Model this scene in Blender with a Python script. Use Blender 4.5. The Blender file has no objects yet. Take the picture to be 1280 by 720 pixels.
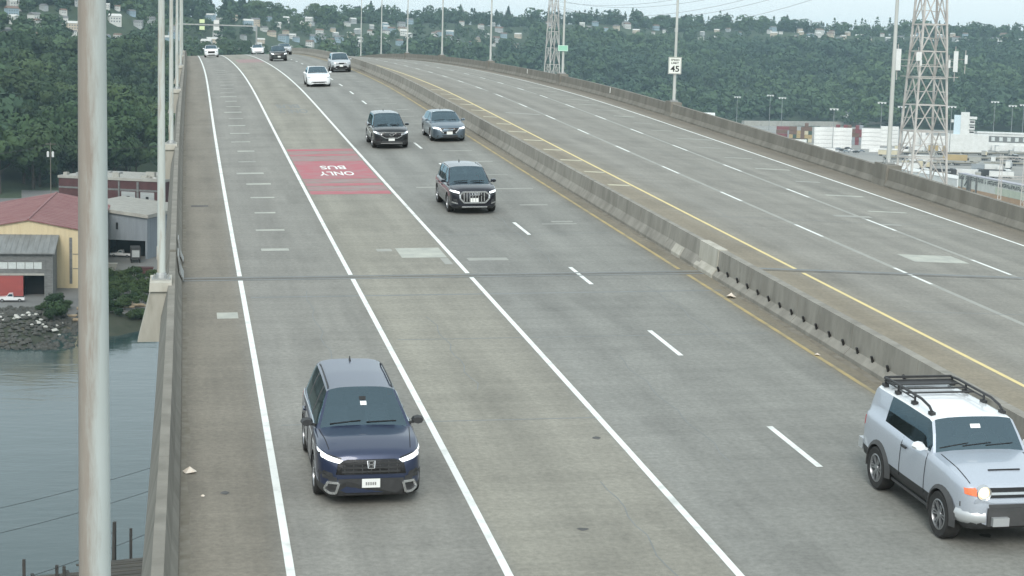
import bpy, bmesh, math, random
import numpy as np
from mathutils import Vector, Matrix
from mathutils.bvhtree import BVHTree
random.seed(7); rng = np.random.default_rng(7)
SC = bpy.context.scene; COL = SC.collection
R = math.radians

# ------------------------------------------------------------------ camera
F_PX, PITCH, ROLL, CAM_H, PSI = 2130.96, 0.13197, 0.02726, 9.0651, 0.17234   # focal length for a 1280 px wide frame
cd = bpy.data.cameras.new('camera'); cam = bpy.data.objects.new('camera', cd); COL.objects.link(cam)
cd.sensor_width = 36.0; cd.lens = F_PX / 1280 * 36.0; cd.clip_start = 0.5; cd.clip_end = 12000
_fw = Vector((math.sin(PSI)*math.cos(PITCH), math.cos(PSI)*math.cos(PITCH), -math.sin(PITCH)))
_rt = Vector((math.cos(PSI), -math.sin(PSI), 0)); _up = _rt.cross(_fw)
_r2 = math.cos(ROLL)*_rt + math.sin(ROLL)*_up; _u2 = -math.sin(ROLL)*_rt + math.cos(ROLL)*_up
cam.matrix_world = Matrix(((_r2.x,_u2.x,-_fw.x,0),(_r2.y,_u2.y,-_fw.y,0),(_r2.z,_u2.z,-_fw.z,CAM_H),(0,0,0,1)))
SC.camera = cam
def at(px, py, z):
    """Ground survey: the world point at height z seen at a photo pixel (1280x720)."""
    d = _fw + _r2*((px-640)/F_PX) - _u2*((py-360)/F_PX)
    t = (z-CAM_H)/d.z
    return Vector((0,0,CAM_H)) + d*t
def at_r(px, py, r):
    """The world point at horizontal distance r seen at a photo pixel."""
    d = _fw + _r2*((px-640)/F_PX) - _u2*((py-360)/F_PX)
    return Vector((0,0,CAM_H)) + d*(r/math.hypot(d.x,d.y))

# ------------------------------------------------------------------ light: overcast day
SUN_EL, SUN_AZ = R(37), R(192)
w = bpy.data.worlds.new('World'); SC.world = w; w.use_nodes = True
nt = w.node_tree; nt.nodes.clear()
sky = nt.nodes.new('ShaderNodeTexSky'); sky.sky_type = 'NISHITA'; sky.sun_disc = False
sky.sun_elevation = SUN_EL; sky.sun_rotation = SUN_AZ; sky.air_density = 1.0; sky.dust_density = 2.0
cloud = nt.nodes.new('ShaderNodeRGB'); cloud.outputs[0].default_value = (7.9, 8.95, 9.3, 1)
mixn = nt.nodes.new('ShaderNodeMix'); mixn.data_type = 'RGBA'; mixn.inputs[0].default_value = 0.86
bg = nt.nodes.new('ShaderNodeBackground'); bg.inputs[1].default_value = 0.10
wo = nt.nodes.new('ShaderNodeOutputWorld')
nt.links.new(sky.outputs[0], mixn.inputs[6]); nt.links.new(cloud.outputs[0], mixn.inputs[7])
nt.links.new(mixn.outputs[2], bg.inputs[0]); nt.links.new(bg.outputs[0], wo.inputs[0])
sl = bpy.data.lights.new('sun', 'SUN'); sl.energy = 1.6; sl.angle = R(25); sl.color = (1, .97, .92)
so_ = bpy.data.objects.new('sun', sl); COL.objects.link(so_)
_sd = Vector((math.sin(SUN_AZ)*math.cos(SUN_EL), math.cos(SUN_AZ)*math.cos(SUN_EL), math.sin(SUN_EL)))
so_.rotation_euler = _sd.to_track_quat('Z', 'Y').to_euler()
SC.view_settings.view_transform = 'Standard'; SC.view_settings.look = 'None'
SC.view_settings.exposure = 0.38; SC.view_settings.gamma = 1.0
SC.render.engine = 'CYCLES'; SC.cycles.use_denoising = True
SC.cycles.max_bounces = 6; SC.cycles.volume_bounces = 1; SC.cycles.transparent_max_bounces = 8

# ------------------------------------------------------------------ helpers
def tag(o, label=None, cat=None, group=None, kind=None):
    if label: o['label'] = label
    if cat: o['category'] = cat
    if group: o['group'] = group
    if kind: o['kind'] = kind
    return o
def thing(name, label, cat, loc=(0,0,0), rz=0.0, group=None, M=None):
    o = bpy.data.objects.new(name, None); COL.objects.link(o); o.empty_display_size = .2
    if M is not None: o.matrix_world = M
    else: o.location = loc; o.rotation_euler = (0,0,rz)
    return tag(o, label, cat, group)
def link(name, me, parent=None, loc=None, rz=None, M=None):
    o = bpy.data.objects.new(name, me); COL.objects.link(o)
    if parent is not None: o.parent = parent
    if M is not None: o.matrix_local = M
    if loc is not None: o.location = loc
    if rz is not None: o.rotation_euler = (0,0,rz)
    return o
class MB:
    def __init__(s): s.v=[]; s.f=[]; s.mi=[]; s.uv=None
    def add(s, vs, fs, mi=0):
        b=len(s.v); s.v += [tuple(v) for v in vs]; s.f += [tuple(b+i for i in f) for f in fs]; s.mi += [mi]*len(fs); return s
    def box(s, x0,y0,z0, x1,y1,z1, mi=0, M=None):
        vs=[Vector(p) for p in ((x0,y0,z0),(x1,y0,z0),(x1,y1,z0),(x0,y1,z0),(x0,y0,z1),(x1,y0,z1),(x1,y1,z1),(x0,y1,z1))]
        if M is not None: vs=[M@v for v in vs]
        return s.add(vs, [(0,3,2,1),(4,5,6,7),(0,1,5,4),(1,2,6,5),(2,3,7,6),(3,0,4,7)], mi)
    def tube(s, p, q, r0, r1=None, n=8, cap=True, mi=0):
        p=Vector(p); q=Vector(q); r1 = r0 if r1 is None else r1
        d=(q-p).normalized(); a=Vector((0,0,1)) if abs(d.z)<.9 else Vector((1,0,0))
        u=d.cross(a).normalized(); v=d.cross(u)
        vs=[p+(u*math.cos(2*math.pi*i/n)+v*math.sin(2*math.pi*i/n))*r0 for i in range(n)]
        vs+=[q+(u*math.cos(2*math.pi*i/n)+v*math.sin(2*math.pi*i/n))*r1 for i in range(n)]
        fs=[(i,(i+1)%n,n+(i+1)%n,n+i) for i in range(n)]
        if cap: fs += [tuple(range(n-1,-1,-1)), tuple(range(n,2*n))]
        return s.add(vs, fs, mi)
    def path(s, pts, r, n=6, mi=0):
        for a,b in zip(pts[:-1],pts[1:]): s.tube(a,b,r,r,n,True,mi)
        return s
    def bar(s, p, q, wd, ht=None, mi=0):
        p=Vector(p); q=Vector(q); ht = wd if ht is None else ht
        d=(q-p).normalized(); a=Vector((0,0,1)) if abs(d.z)<.9 else Vector((1,0,0))
        u=d.cross(a).normalized()*wd/2; v=u.normalized().cross(d).normalized()*ht/2
        vs=[p-u-v,p+u-v,p+u+v,p-u+v,q-u-v,q+u-v,q+u+v,q-u+v]
        return s.add(vs, [(0,3,2,1),(4,5,6,7),(0,1,5,4),(1,2,6,5),(2,3,7,6),(3,0,4,7)], mi)
    def prism(s, ring0, ring1, mi=0, caps=True):
        n=len(ring0); vs=list(ring0)+list(ring1)
        fs=[(i,(i+1)%n,n+(i+1)%n,n+i) for i in range(n)]
        if caps: fs += [tuple(range(n-1,-1,-1)), tuple(range(n,2*n))]
        return s.add(vs, fs, mi)
    def lathe(s, prof, n=16, M=None, mi=0):
        vs=[]; fs=[]; k=len(prof)
        for i in range(n):
            a=2*math.pi*i/n
            for (r,z) in prof:
                v=Vector((r*math.cos(a), r*math.sin(a), z)); vs.append(M@v if M is not None else v)
        for i in range(n):
            for j in range(k-1):
                fs.append((i*k+j, ((i+1)%n)*k+j, ((i+1)%n)*k+j+1, i*k+j+1))
        return s.add(vs, fs, mi)
    def mesh(s, name, mats, smooth=None):
        me=bpy.data.meshes.new(name); me.from_pydata(s.v, [], s.f)
        for m in (mats if isinstance(mats,(list,tuple)) else [mats]): me.materials.append(m)
        if len(me.materials)>1: me.polygons.foreach_set('material_index', s.mi)
        bm=bmesh.new(); bm.from_mesh(me); bmesh.ops.recalc_face_normals(bm, faces=bm.faces); bm.to_mesh(me); bm.free()
        if smooth is not None:
            me.shade_smooth(); me.set_sharp_from_angle(angle=R(smooth))
        me.update(); return me
    def build(s, name, mats, parent=None, smooth=None, M=None, loc=None, rz=None):
        return link(name, s.mesh(name, mats, smooth), parent, loc, rz, M)
def fast_mesh(name, V, Q, mats, midx=None):
    """V (n,3) float, Q (m,4) int -> mesh of quads."""
    me=bpy.data.meshes.new(name); V=np.asarray(V,np.float32); Q=np.asarray(Q,np.int32)
    me.vertices.add(len(V)); me.vertices.foreach_set('co', V.ravel())
    me.loops.add(Q.size); me.loops.foreach_set('vertex_index', Q.ravel())
    me.polygons.add(len(Q)); me.polygons.foreach_set('loop_start', np.arange(len(Q),dtype=np.int32)*4)
    for m in (mats if isinstance(mats,(list,tuple)) else [mats]): me.materials.append(m)
    if midx is not None: me.polygons.foreach_set('material_index', np.asarray(midx,np.int32))
    me.update(calc_edges=True); me.validate(); return me

# ------------------------------------------------------------------ materials
def mat(name, c0, c1=None, scale=4.0, rough=.8, metal=0.0, coord='Object', detail=6.0, stretch=(1,1,1), bump=0.0, bscale=None,
        lo=.35, hi=.65, c2=None, c2scale=1.0, c2lo=.55, c2hi=.75, coat=0.0, spec=None, emit=None):
    m=bpy.data.materials.new(name); m.use_nodes=True; n=m.node_tree; N=n.nodes; Lk=n.links.new
    b=N['Principled BSDF']; b.inputs['Roughness'].default_value=rough; b.inputs['Metallic'].default_value=metal
    if coat: b.inputs['Coat Weight'].default_value=coat; b.inputs['Coat Roughness'].default_value=.04
    if spec is not None: b.inputs['Specular IOR Level'].default_value=spec
    if emit: b.inputs['Emission Color'].default_value=(*emit[:3],1); b.inputs['Emission Strength'].default_value=emit[3]
    b.inputs['Base Color'].default_value=(*c0,1)
    if c1 is None and c2 is None and not bump: return m
    tc=N.new('ShaderNodeTexCoord'); mp=N.new('ShaderNodeMapping'); mp.inputs['Scale'].default_value=stretch
    Lk(tc.outputs[coord], mp.inputs[0])
    def noise(sc, lo, hi):
        t=N.new('ShaderNodeTexNoise'); t.inputs['Scale'].default_value=sc; t.inputs['Detail'].default_value=detail; t.inputs['Roughness'].default_value=.6
        Lk(mp.outputs[0], t.inputs['Vector'])
        r=N.new('ShaderNodeMapRange'); r.inputs[1].default_value=lo; r.inputs[2].default_value=hi; Lk(t.outputs[0], r.inputs[0]); return t, r
    out=None
    if c1 is not None:
        t,r=noise(scale,lo,hi); mx=N.new('ShaderNodeMix'); mx.data_type='RGBA'
        mx.inputs[6].default_value=(*c0,1); mx.inputs[7].default_value=(*c1,1); Lk(r.outputs[0], mx.inputs[0]); out=mx.outputs[2]
    if c2 is not None:
        t2,r2=noise(c2scale,c2lo,c2hi); mx2=N.new('ShaderNodeMix'); mx2.data_type='RGBA'
        if out is not None: Lk(out, mx2.inputs[6])
        else: mx2.inputs[6].default_value=(*c0,1)
        mx2.inputs[7].default_value=(*c2,1); Lk(r2.outputs[0], mx2.inputs[0]); out=mx2.outputs[2]
    if out is not None: Lk(out, b.inputs['Base Color'])
    if bump:
        tb=N.new('ShaderNodeTexNoise'); tb.inputs['Scale'].default_value=bscale or scale*4; tb.inputs['Detail'].default_value=4
        Lk(mp.outputs[0], tb.inputs['Vector']); bp=N.new('ShaderNodeBump'); bp.inputs['Strength'].default_value=bump; bp.inputs['Distance'].default_value=.05
        Lk(tb.outputs[0], bp.inputs['Height']); Lk(bp.outputs[0], b.inputs['Normal'])
    return m
# ------------------------------------------------------------------ road alignment: s along the bridge, o across it (metres)
_KS=[0,60,110,160,210,260,310,370,450,620]
_G=[.04891,.04894,.04701,.0265,.01376,.0017,-.01031,-.02232,-.03433,-.055]
_C=[.77557,-.10648,-.076,.13235,-.06451,-.03972,-.02644,-.02415,-.02369,-.02369]
_S=np.arange(0,620,.5)
_g=np.interp(_S,_KS,_G); _k=np.interp(_S,_KS,_C)*1e-3
_th=np.cumsum(_k)*.5; _X=np.cumsum(-np.sin(_th))*.5; _Y=np.cumsum(np.cos(_th))*.5; _Z=np.cumsum(_g)*.5
_KE=[0,130,260,450]; _EL=[.00068,.04394,.05349,.06187]; _ER=[-.02539,-.03901,-.03508,-.03508]
def RP(s, o, dz=0.0):
    if s < 0: x,y,z,th = 0.0, s, _G[0]*s, 0.0
    else:
        x=np.interp(s,_S,_X); y=np.interp(s,_S,_Y); z=np.interp(s,_S,_Z); th=np.interp(s,_S,_th)
    eL=np.interp(s,_KE,_EL); eR=np.interp(s,_KE,_ER)
    return Vector((x+o*math.cos(th), y+o*math.sin(th), z+eL*min(o,17)+eR*max(o-17,0)+dz))
def RM(s, o, dz=0.0, flip=False):
    """Frame on the road: x forward along travel, z up."""
    p=RP(s,o,dz); t=(RP(s+1,o)-RP(s-1,o)).normalized(); r=(RP(s,o+.5)-RP(s,o-.5)).normalized()
    if flip: t=-t; r=-r
    y=-r; z=t.cross(y).normalized(); y=z.cross(t)
    return Matrix(((t.x,y.x,z.x,p.x),(t.y,y.y,z.y,p.y),(t.z,y.z,z.z,p.z),(0,0,0,1)))
O_LB,O_L1,O_L2,O_L3,O_LD,O_LY,O_MB=-.34,1.326,4.626,8.195,11.577,14.935,15.52
O_RY,O_R1,O_R2,O_RE,O_RB=18.856,22.628,26.488,30.447,32.38
S0,S1=4.0,560.0

def road_mat():
    m=bpy.data.materials.new('worn_concrete_deck'); m.use_nodes=True; n=m.node_tree; N=n.nodes; Lk=n.links.new
    b=N['Principled BSDF']; b.inputs['Roughness'].default_value=.72; b.inputs['Specular IOR Level'].default_value=.35
    uv=N.new('ShaderNodeUVMap'); uv.uv_map='so'
    sx=N.new('ShaderNodeSeparateXYZ'); Lk(uv.outputs[0], sx.inputs[0])
    # slab colour by lane
    mr=N.new('ShaderNodeMapRange'); mr.inputs[1].default_value=-1; mr.inputs[2].default_value=34; Lk(sx.outputs[0], mr.inputs[0])
    wob=N.new('ShaderNodeTexNoise'); wob.inputs['Scale'].default_value=.25; Lk(uv.outputs[0], wob.inputs['Vector'])
    wa=N.new('ShaderNodeMath'); wa.operation='MULTIPLY_ADD'; wa.inputs[1].default_value=.012; Lk(wob.outputs[0], wa.inputs[0]); Lk(mr.outputs[0], wa.inputs[2])
    cr=N.new('ShaderNodeValToRGB'); Lk(wa.outputs[0], cr.inputs[0]); el=cr.color_ramp.elements
    f=lambda o:(o+1)/35+.006
    stops=[(-1,(0.190,0.171,0.138)),(1,(0.213,0.193,0.158)),(1.55,(0.234,0.228,0.205)),(4.5,(0.234,0.228,0.203)),(4.8,(0.262,0.250,0.208)),(8,(0.259,0.247,0.208)),(8.4,(0.226,0.225,0.205)),(14.6,(0.226,0.225,0.203)),
           (15,(0.209,0.186,0.142)),(18.3,(0.254,0.221,0.164)),(19.1,(0.240,0.225,0.188)),(20.2,(0.244,0.234,0.205)),(30.2,(0.240,0.234,0.205)),(30.8,(0.209,0.186,0.150)),(33,(0.179,0.160,0.128))]
    while len(el)<len(stops): el.new(.5)
    for e,(o,c) in zip(el,stops): e.position=f(o); e.color=(*c,1)
    def tex(sc,su,sv,lo,hi,a,bv,detail=5):
        mp=N.new('ShaderNodeMapping'); mp.inputs['Scale'].default_value=(su,sv,1); Lk(uv.outputs[0], mp.inputs[0])
        t=N.new('ShaderNodeTexNoise'); t.inputs['Scale'].default_value=sc; t.inputs['Detail'].default_value=detail; t.inputs['Roughness'].default_value=.65; Lk(mp.outputs[0], t.inputs['Vector'])
        r=N.new('ShaderNodeMapRange'); r.inputs[1].default_value=lo; r.inputs[2].default_value=hi; r.inputs[3].default_value=a; r.inputs[4].default_value=bv; Lk(t.outputs[0], r.inputs[0]); return r.outputs[0]
    mul=None
    for o in (tex(9,1,1,.3,.7,.80,1.18,8), tex(1,1.1,.05,.3,.7,.88,1.11), tex(1,.12,.5,.3,.7,.90,1.08), tex(1,.22,2.6,.42,.7,1.04,.93), tex(.6,1,.35,.52,.72,1.02,.84,3), tex(.9,.9,.12,.55,.75,1.0,.88,4), tex(40,1,1,.3,.7,.9,1.1,2)):
        if mul is None: mul=o; continue
        q=N.new('ShaderNodeMath'); q.operation='MULTIPLY'; Lk(mul,q.inputs[0]); Lk(o,q.inputs[1]); mul=q.outputs[0]
    # polished / oily middle and wheel paths of each lane
    wv=N.new('ShaderNodeMath'); wv.operation='SINE'; wm=N.new('ShaderNodeMath'); wm.operation='MULTIPLY_ADD'; wm.inputs[1].default_value=2*math.pi/1.7; wm.inputs[2].default_value=.6
    Lk(sx.outputs[0],wm.inputs[0]); Lk(wm.outputs[0],wv.inputs[0])
    wr=N.new('ShaderNodeMapRange'); wr.inputs[1].default_value=-1; wr.inputs[2].default_value=1; wr.inputs[3].default_value=.935; wr.inputs[4].default_value=1.05; Lk(wv.outputs[0],wr.inputs[0])
    q=N.new('ShaderNodeMath'); q.operation='MULTIPLY'; Lk(mul,q.inputs[0]); Lk(wr.outputs[0],q.inputs[1]); mul=q.outputs[0]
    mx=N.new('ShaderNodeVectorMath'); mx.operation='SCALE'; Lk(cr.outputs[0],mx.inputs[0]); Lk(mul,mx.inputs['Scale']); Lk(mx.outputs[0], b.inputs['Base Color'])
    bt=N.new('ShaderNodeTexNoise'); bt.inputs['Scale'].default_value=30; Lk(uv.outputs[0],bt.inputs['Vector'])
    bp=N.new('ShaderNodeBump'); bp.inputs['Strength'].default_value=.25; bp.inputs['Distance'].default_value=.02; Lk(bt.outputs[0],bp.inputs['Height']); Lk(bp.outputs[0],b.inputs['Normal'])
    return m
M_ROAD=road_mat()
def sheet(name, os_, ss, m, dz, parent=None, kind=None):
    V=[RP(s,o,dz) for s in ss for o in os_]; k=len(os_)
    Q=[(i*k+j,i*k+j+1,(i+1)*k+j+1,(i+1)*k+j) for i in range(len(ss)-1) for j in range(k-1)]
    me=bpy.data.meshes.new(name); me.from_pydata(V,[],Q); me.materials.append(m)
    ul=me.uv_layers.new(name='so'); uvs=[(o,s) for s in ss for o in os_]
    ul.data.foreach_set('uv',[c for l in me.loops for c in uvs[l.vertex_index]])
    o=link(name,me,parent)
    if kind: o['kind']=kind
    return o
SR=list(np.arange(S0,50,1.0))+list(np.arange(50,S1,2.0))
road_l=sheet('bridge_carriageway',[-.62,.3,1.3,3,4.6,6.4,8.2,10,11.6,13.3,15,15.6],SR,M_ROAD,0,kind='structure')
road_r=sheet('bridge_carriageway',[15.9,17,18.8,20.7,22.6,24.5,26.5,28.4,30.4,31.5,32.5],SR,M_ROAD,0,kind='structure')
M_CONC=mat('weathered_parapet_concrete',(.245,.232,.20),(.175,.165,.14),scale=1.3,rough=.9,bump=.3,bscale=9,stretch=(1,1,.35),c2=(.16,.155,.135),c2scale=.8,c2lo=.55,c2hi=.8)
M_CONCL=mat('pale_concrete',(.50,.48,.42),(.40,.38,.32),scale=2.,rough=.9,bump=.2,c2=(.24,.22,.18),c2scale=1.5,c2lo=.56,c2hi=.75,stretch=(1.5,1.5,.3))
M_JERSEY=mat('grey_barrier_concrete',(.315,.30,.262),(.225,.213,.185),scale=1.6,rough=.92,bump=.3,bscale=12,stretch=(1,1,.3),c2=(.17,.165,.14),c2scale=2.0,c2lo=.55,c2hi=.8)
M_DARKC=mat('dark_girder_concrete',(.26,.26,.24),(.2,.2,.185),scale=.3,rough=.9)
M_WHITE=mat('white_road_paint',(.80,.82,.78),(.50,.51,.48),scale=2.2,rough=.6,lo=.5,hi=.78,detail=9)
M_WORN=mat('worn_white_paint',(.60,.61,.57),(.36,.37,.35),scale=2.5,rough=.7,lo=.4,hi=.62,detail=8)
M_YELL=mat('yellow_road_paint',(.74,.60,.27),(.62,.52,.27),scale=2,rough=.6,lo=.45,hi=.75)
M_YELLW=mat('worn_yellow_paint',(.44,.34,.15),(.28,.24,.15),scale=1.2,rough=.7,lo=.4,hi=.65)
M_YPALE=mat('pale_yellow_paint',(.58,.54,.39),(.42,.40,.31),scale=1.5,rough=.7)
M_RED=mat('faded_red_lane_paint',(.41,.125,.145),(.35,.19,.195),scale=1.2,rough=.75,lo=.4,hi=.68,detail=8)
M_REDW=mat('worn_red_lane_paint',(.325,.185,.185),(.29,.24,.225),scale=1.4,rough=.75,lo=.4,hi=.62,detail=8)
M_PATCH=mat('pale_repair_mortar',(.36,.36,.325),(.30,.305,.28),scale=1.5,rough=.85)
M_PATCHB=mat('bright_repair_mortar',(.47,.48,.42),(.37,.38,.345),scale=2,rough=.85)
M_DARKP=mat('dark_tar',(.07,.07,.07),(.12,.12,.115),scale=6,rough=.8)
M_GHOST=mat('blacked_out_paint',(.19,.20,.195),(.235,.245,.24),scale=1.5,rough=.8)
M_STEEL=mat('galvanised_steel',(.42,.43,.42),(.33,.34,.33),scale=4,rough=.5,metal=.6)
M_POLE=mat('stained_pale_pole_paint',(.54,.58,.55),(.45,.47,.43),scale=1.2,rough=.55,stretch=(2,2,.25),c2=(.34,.27,.20),c2scale=2.2,c2lo=.50,c2hi=.68,detail=8)
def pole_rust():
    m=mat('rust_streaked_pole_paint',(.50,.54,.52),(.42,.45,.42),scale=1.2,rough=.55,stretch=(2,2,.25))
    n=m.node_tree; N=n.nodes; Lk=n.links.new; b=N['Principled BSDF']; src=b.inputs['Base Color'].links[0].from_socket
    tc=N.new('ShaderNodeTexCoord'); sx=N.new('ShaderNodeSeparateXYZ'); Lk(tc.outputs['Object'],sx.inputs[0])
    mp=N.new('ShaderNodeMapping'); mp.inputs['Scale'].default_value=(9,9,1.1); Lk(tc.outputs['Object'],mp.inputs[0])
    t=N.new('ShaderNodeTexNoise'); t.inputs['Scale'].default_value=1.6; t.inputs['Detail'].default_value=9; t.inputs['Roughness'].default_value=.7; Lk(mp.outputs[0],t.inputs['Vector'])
    a=N.new('ShaderNodeMath'); a.operation='MULTIPLY_ADD'; a.inputs[1].default_value=-5.2; Lk(sx.outputs[1],a.inputs[0]); Lk(t.outputs[0],a.inputs[2])   # brown grows denser towards one side of the shaft
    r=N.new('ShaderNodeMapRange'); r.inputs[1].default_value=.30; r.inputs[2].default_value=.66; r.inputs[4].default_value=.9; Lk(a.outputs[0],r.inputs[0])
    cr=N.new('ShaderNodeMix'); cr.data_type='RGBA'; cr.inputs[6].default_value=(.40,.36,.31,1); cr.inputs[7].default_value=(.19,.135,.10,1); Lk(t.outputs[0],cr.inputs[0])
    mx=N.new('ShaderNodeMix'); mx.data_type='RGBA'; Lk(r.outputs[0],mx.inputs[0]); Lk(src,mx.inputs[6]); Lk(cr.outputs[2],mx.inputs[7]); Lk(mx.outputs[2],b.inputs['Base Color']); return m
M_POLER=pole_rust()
M_POLE2=mat('grey_pole_paint',(.55,.57,.54),(.44,.45,.42),scale=1.0,rough=.55,stretch=(2,2,.25))
M_BLACK=mat('black_plastic',(.018,.018,.019),rough=.6)

# deck slab, fascia and girder under the sheets
def strip_prism(name, prof, ss, m, parent=None, kind=None, smooth=None):
    b=MB()
    for a,c in zip(ss[:-1],ss[1:]):
        b.prism([RP(a,o,z) for o,z in prof],[RP(c,o,z) for o,z in prof],caps=False)
    n=len(prof)
    b.add([RP(ss[0],o,z) for o,z in prof],[tuple(range(n))]); b.add([RP(ss[-1],o,z) for o,z in prof],[tuple(range(n))])
    o=b.build(name,m,parent,smooth)
    if kind: o['kind']=kind
    return o
SD=list(np.arange(S0,S1,8.0))
strip_prism('bridge_deck',[(-.86,-.05),(15.7,-.05),(17,-.02),(32.9,-.05),(32.9,-.55),(29,-.9),(28,-4.2),(4,-4.2),(3,-.9),(-.86,-.55)],SD,M_DARKC,kind='structure')
# markings, each a sheet 4 mm up, parts of the carriageway
def mark(name, parent, o0, o1, s0, s1, m, dz=.004, step=4.0, skew=0.0):
    n=max(1,int(math.ceil((s1-s0)/step))); ss=[s0+(s1-s0)*i/n for i in range(n+1)]
    return sheet(name,[o0,o1],ss,m,dz,parent)
for o,m in ((O_L1,M_WHITE),(O_L2,M_WHITE),(O_L3,M_WHITE)):
    mark('edge_line',road_l,o-.067,o+.067,S0,49.7,m); mark('edge_line',road_l,o-.067,o+.067,50.4,S1-4,m)
mark('yellow_line',road_l,O_LY-.06,O_LY+.06,S0,49.6,M_YELLW); mark('yellow_line',road_l,O_LY-.06,O_LY+.06,50.6,S1-4,M_YELLW)
mark('yellow_line',road_r,O_RY-.07,O_RY+.07,S0,50.1,M_YELL); mark('yellow_line',road_r,O_RY-.07,O_RY+.07,50.7,S1-4,M_YELL)
mark('edge_line',road_r,O_RE-.07,O_RE+.07,S0,S1-4,M_WHITE)
PD=9.389
for o,base,par in ((O_LD,134.24,road_l),(O_R1,144.18,road_r),(O_R2,155.92,road_r)):
    for i in range(-14,14):
        s=base+i*PD
        if s<10 or s>260: continue
        mark('lane_dash',par,o-.065,o+.065,s-1.45,s+1.45,M_WHITE)
    if par is road_r:                                    # worn old line between the dashes
        mark('old_lane_line',par,o-.10,o+.10,S0,230,M_PATCH,dz=.0015)
# transverse mortar strips across the lanes
for s in list(np.arange(55,76,4.3))+list(np.arange(76,172,4.7)):
    L=random.uniform(.75,1.2); c=O_L1+1.38+random.uniform(-.12,.12)
    mark('mortar_strip',road_l,c-L/2,c+L/2,s,s+random.uniform(.3,.55),M_PATCHB if random.random()<.75 else M_PATCH,dz=.003)
for s in np.arange(60,150,4.9):
    L=random.uniform(.7,1.7); c=O_LD+1.7+random.uniform(-.2,.2)
    mark('mortar_strip',road_l,c-L/2,c+L/2,s,s+random.uniform(.2,.45),M_PATCH,dz=.003)
for s in np.arange(66,150,5.0):
    L=random.uniform(1.0,2.0); c=O_R2+2.1+random.uniform(-.2,.2)
    mark('mortar_strip',road_r,c-L/2,c+L/2,s,s+random.uniform(.2,.4),M_PATCHB if random.random()<.5 else M_PATCH,dz=.003)
for i,s in enumerate(np.arange(71,128,4.7)):              # short pale yellow bars in the gore by the median
    mark('yellow_bar',road_r,O_RY-random.uniform(.95,1.2),O_RY-.12,s,s+.42,M_YPALE,dz=.003)
for o0,o1,s,d,par,m in ((6.55,8.0,53.3,1.9,road_l,M_PATCHB),(7.75,8.0,52.0,1.2,road_l,M_PATCH),(24.0,26.0,53.2,1.5,road_r,M_PATCHB),(25.4,27.0,64,.5,road_r,M_PATCH),(26.6,27.4,62,.4,road_r,M_PATCH),
                        (.55,1.1,44.2,.8,road_l,M_PATCHB),(9.3,10.6,70.5,.35,road_l,M_PATCH),(13.0,13.8,60.5,.3,road_l,M_PATCH),(8.6,9.9,52.6,.5,road_l,M_PATCH),
                        (28.5,30.2,96,.5,road_r,M_PATCH),(20.0,22.3,108,.6,road_r,M_PATCH),(5.9,6.4,54.6,.5,road_l,M_PATCH)):
    mark('mortar_patch',par,o0,o1,s,s+d,m,dz=.003)
for o0,o1,s in ((9.9,10.0,21.5),(7.72,7.84,31.9),(9.3,9.42,22.6),(12.9,13.03,25.4),(.38,.46,29),(10.7,10.8,18.5),(6.2,6.3,26.4)):
    a=(o0+o1)/2; b=MB(); n=9
    b.add([RP(s+math.sin(2*math.pi*i/n)*random.uniform(.06,.13),a+math.cos(2*math.pi*i/n)*random.uniform(.06,.12),.004) for i in range(n)],[tuple(range(n))])
    b.build('tar_spot',M_DARKP,road_l)
mark('drain_slot',road_l,-.02,.62,65.6,66.0,M_DARKP,dz=.004)
for o0,o1,s_ in ((O_L2+.3,O_LY-.3,41.2),(O_L1+.3,O_L3,33.4),(O_L3+.3,O_LY-.4,57.9),(O_RY+.3,O_RE-.3,44.2),(O_RY+.3,O_RE-.3,62.5)):
    mark('sawn_joint',road_l if o1<17 else road_r,o0,o1,s_,s_+.06,M_GHOST,dz=.002)
def crack(par,o,s_,L,wob,wd=.012):
    n=14; a=[]; b_=[]
    for k in range(n+1):
        oo=o+wob*math.sin(k*1.7+o)*.5+random.uniform(-.03,.03); a.append(RP(s_+L*k/n,oo-wd,.003)); b_.append(RP(s_+L*k/n,oo+wd,.003))
    m=MB(); m.add(a+b_,[(k,k+1,n+2+k,n+1+k) for k in range(n)]); m.build('crack',M_GHOST,par)
for o,s_,L,wv_ in ((10.0,30,9,.10),(6.1,36,8,.12),(13.2,40,8,.1),(3.1,38,10,.1),(7.2,22,7,.1),(11.2,52,14,.15),(20.4,60,16,.2),(24.6,70,18,.2),(28.6,66,14,.15)): crack(road_l if o<17 else road_r,o,s_,L,wv_)
# red bus lane block with its letters
RA,RB_=O_L2+.14,O_L3-.14
for s0,s1,m in ((85.2,86.2,M_RED),(82.9,83.8,M_RED),(84.0,85.0,M_REDW),(81.0,82.7,M_REDW),(73.9,80.8,M_RED),(72.6,73.7,M_REDW),(71.5,72.4,M_RED),(70.1,71.3,M_REDW),(68.8,69.9,M_RED)):
    mark('red_band',road_l,RA,RB_,s0,s1,m,dz=.003)
mark('red_band',road_l,RA+.5,RB_,190,206,M_REDW,dz=.003)
def text_mesh(name, txt, m, size=1.0, extrude=0.0):
    cu=bpy.data.curves.new(name,'FONT'); cu.body=txt; cu.size=size; cu.align_x='CENTER'; cu.align_y='CENTER'; cu.extrude=extrude; cu.offset=.02; cu.resolution_u=3
    ob=bpy.data.objects.new(name,cu); COL.objects.link(ob)
    me=bpy.data.meshes.new_from_object(ob.evaluated_get(bpy.context.evaluated_depsgraph_get())); COL.objects.unlink(ob); bpy.data.objects.remove(ob); bpy.data.curves.remove(cu)
    me.name=name; me.materials.clear(); me.materials.append(m); return me
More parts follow.
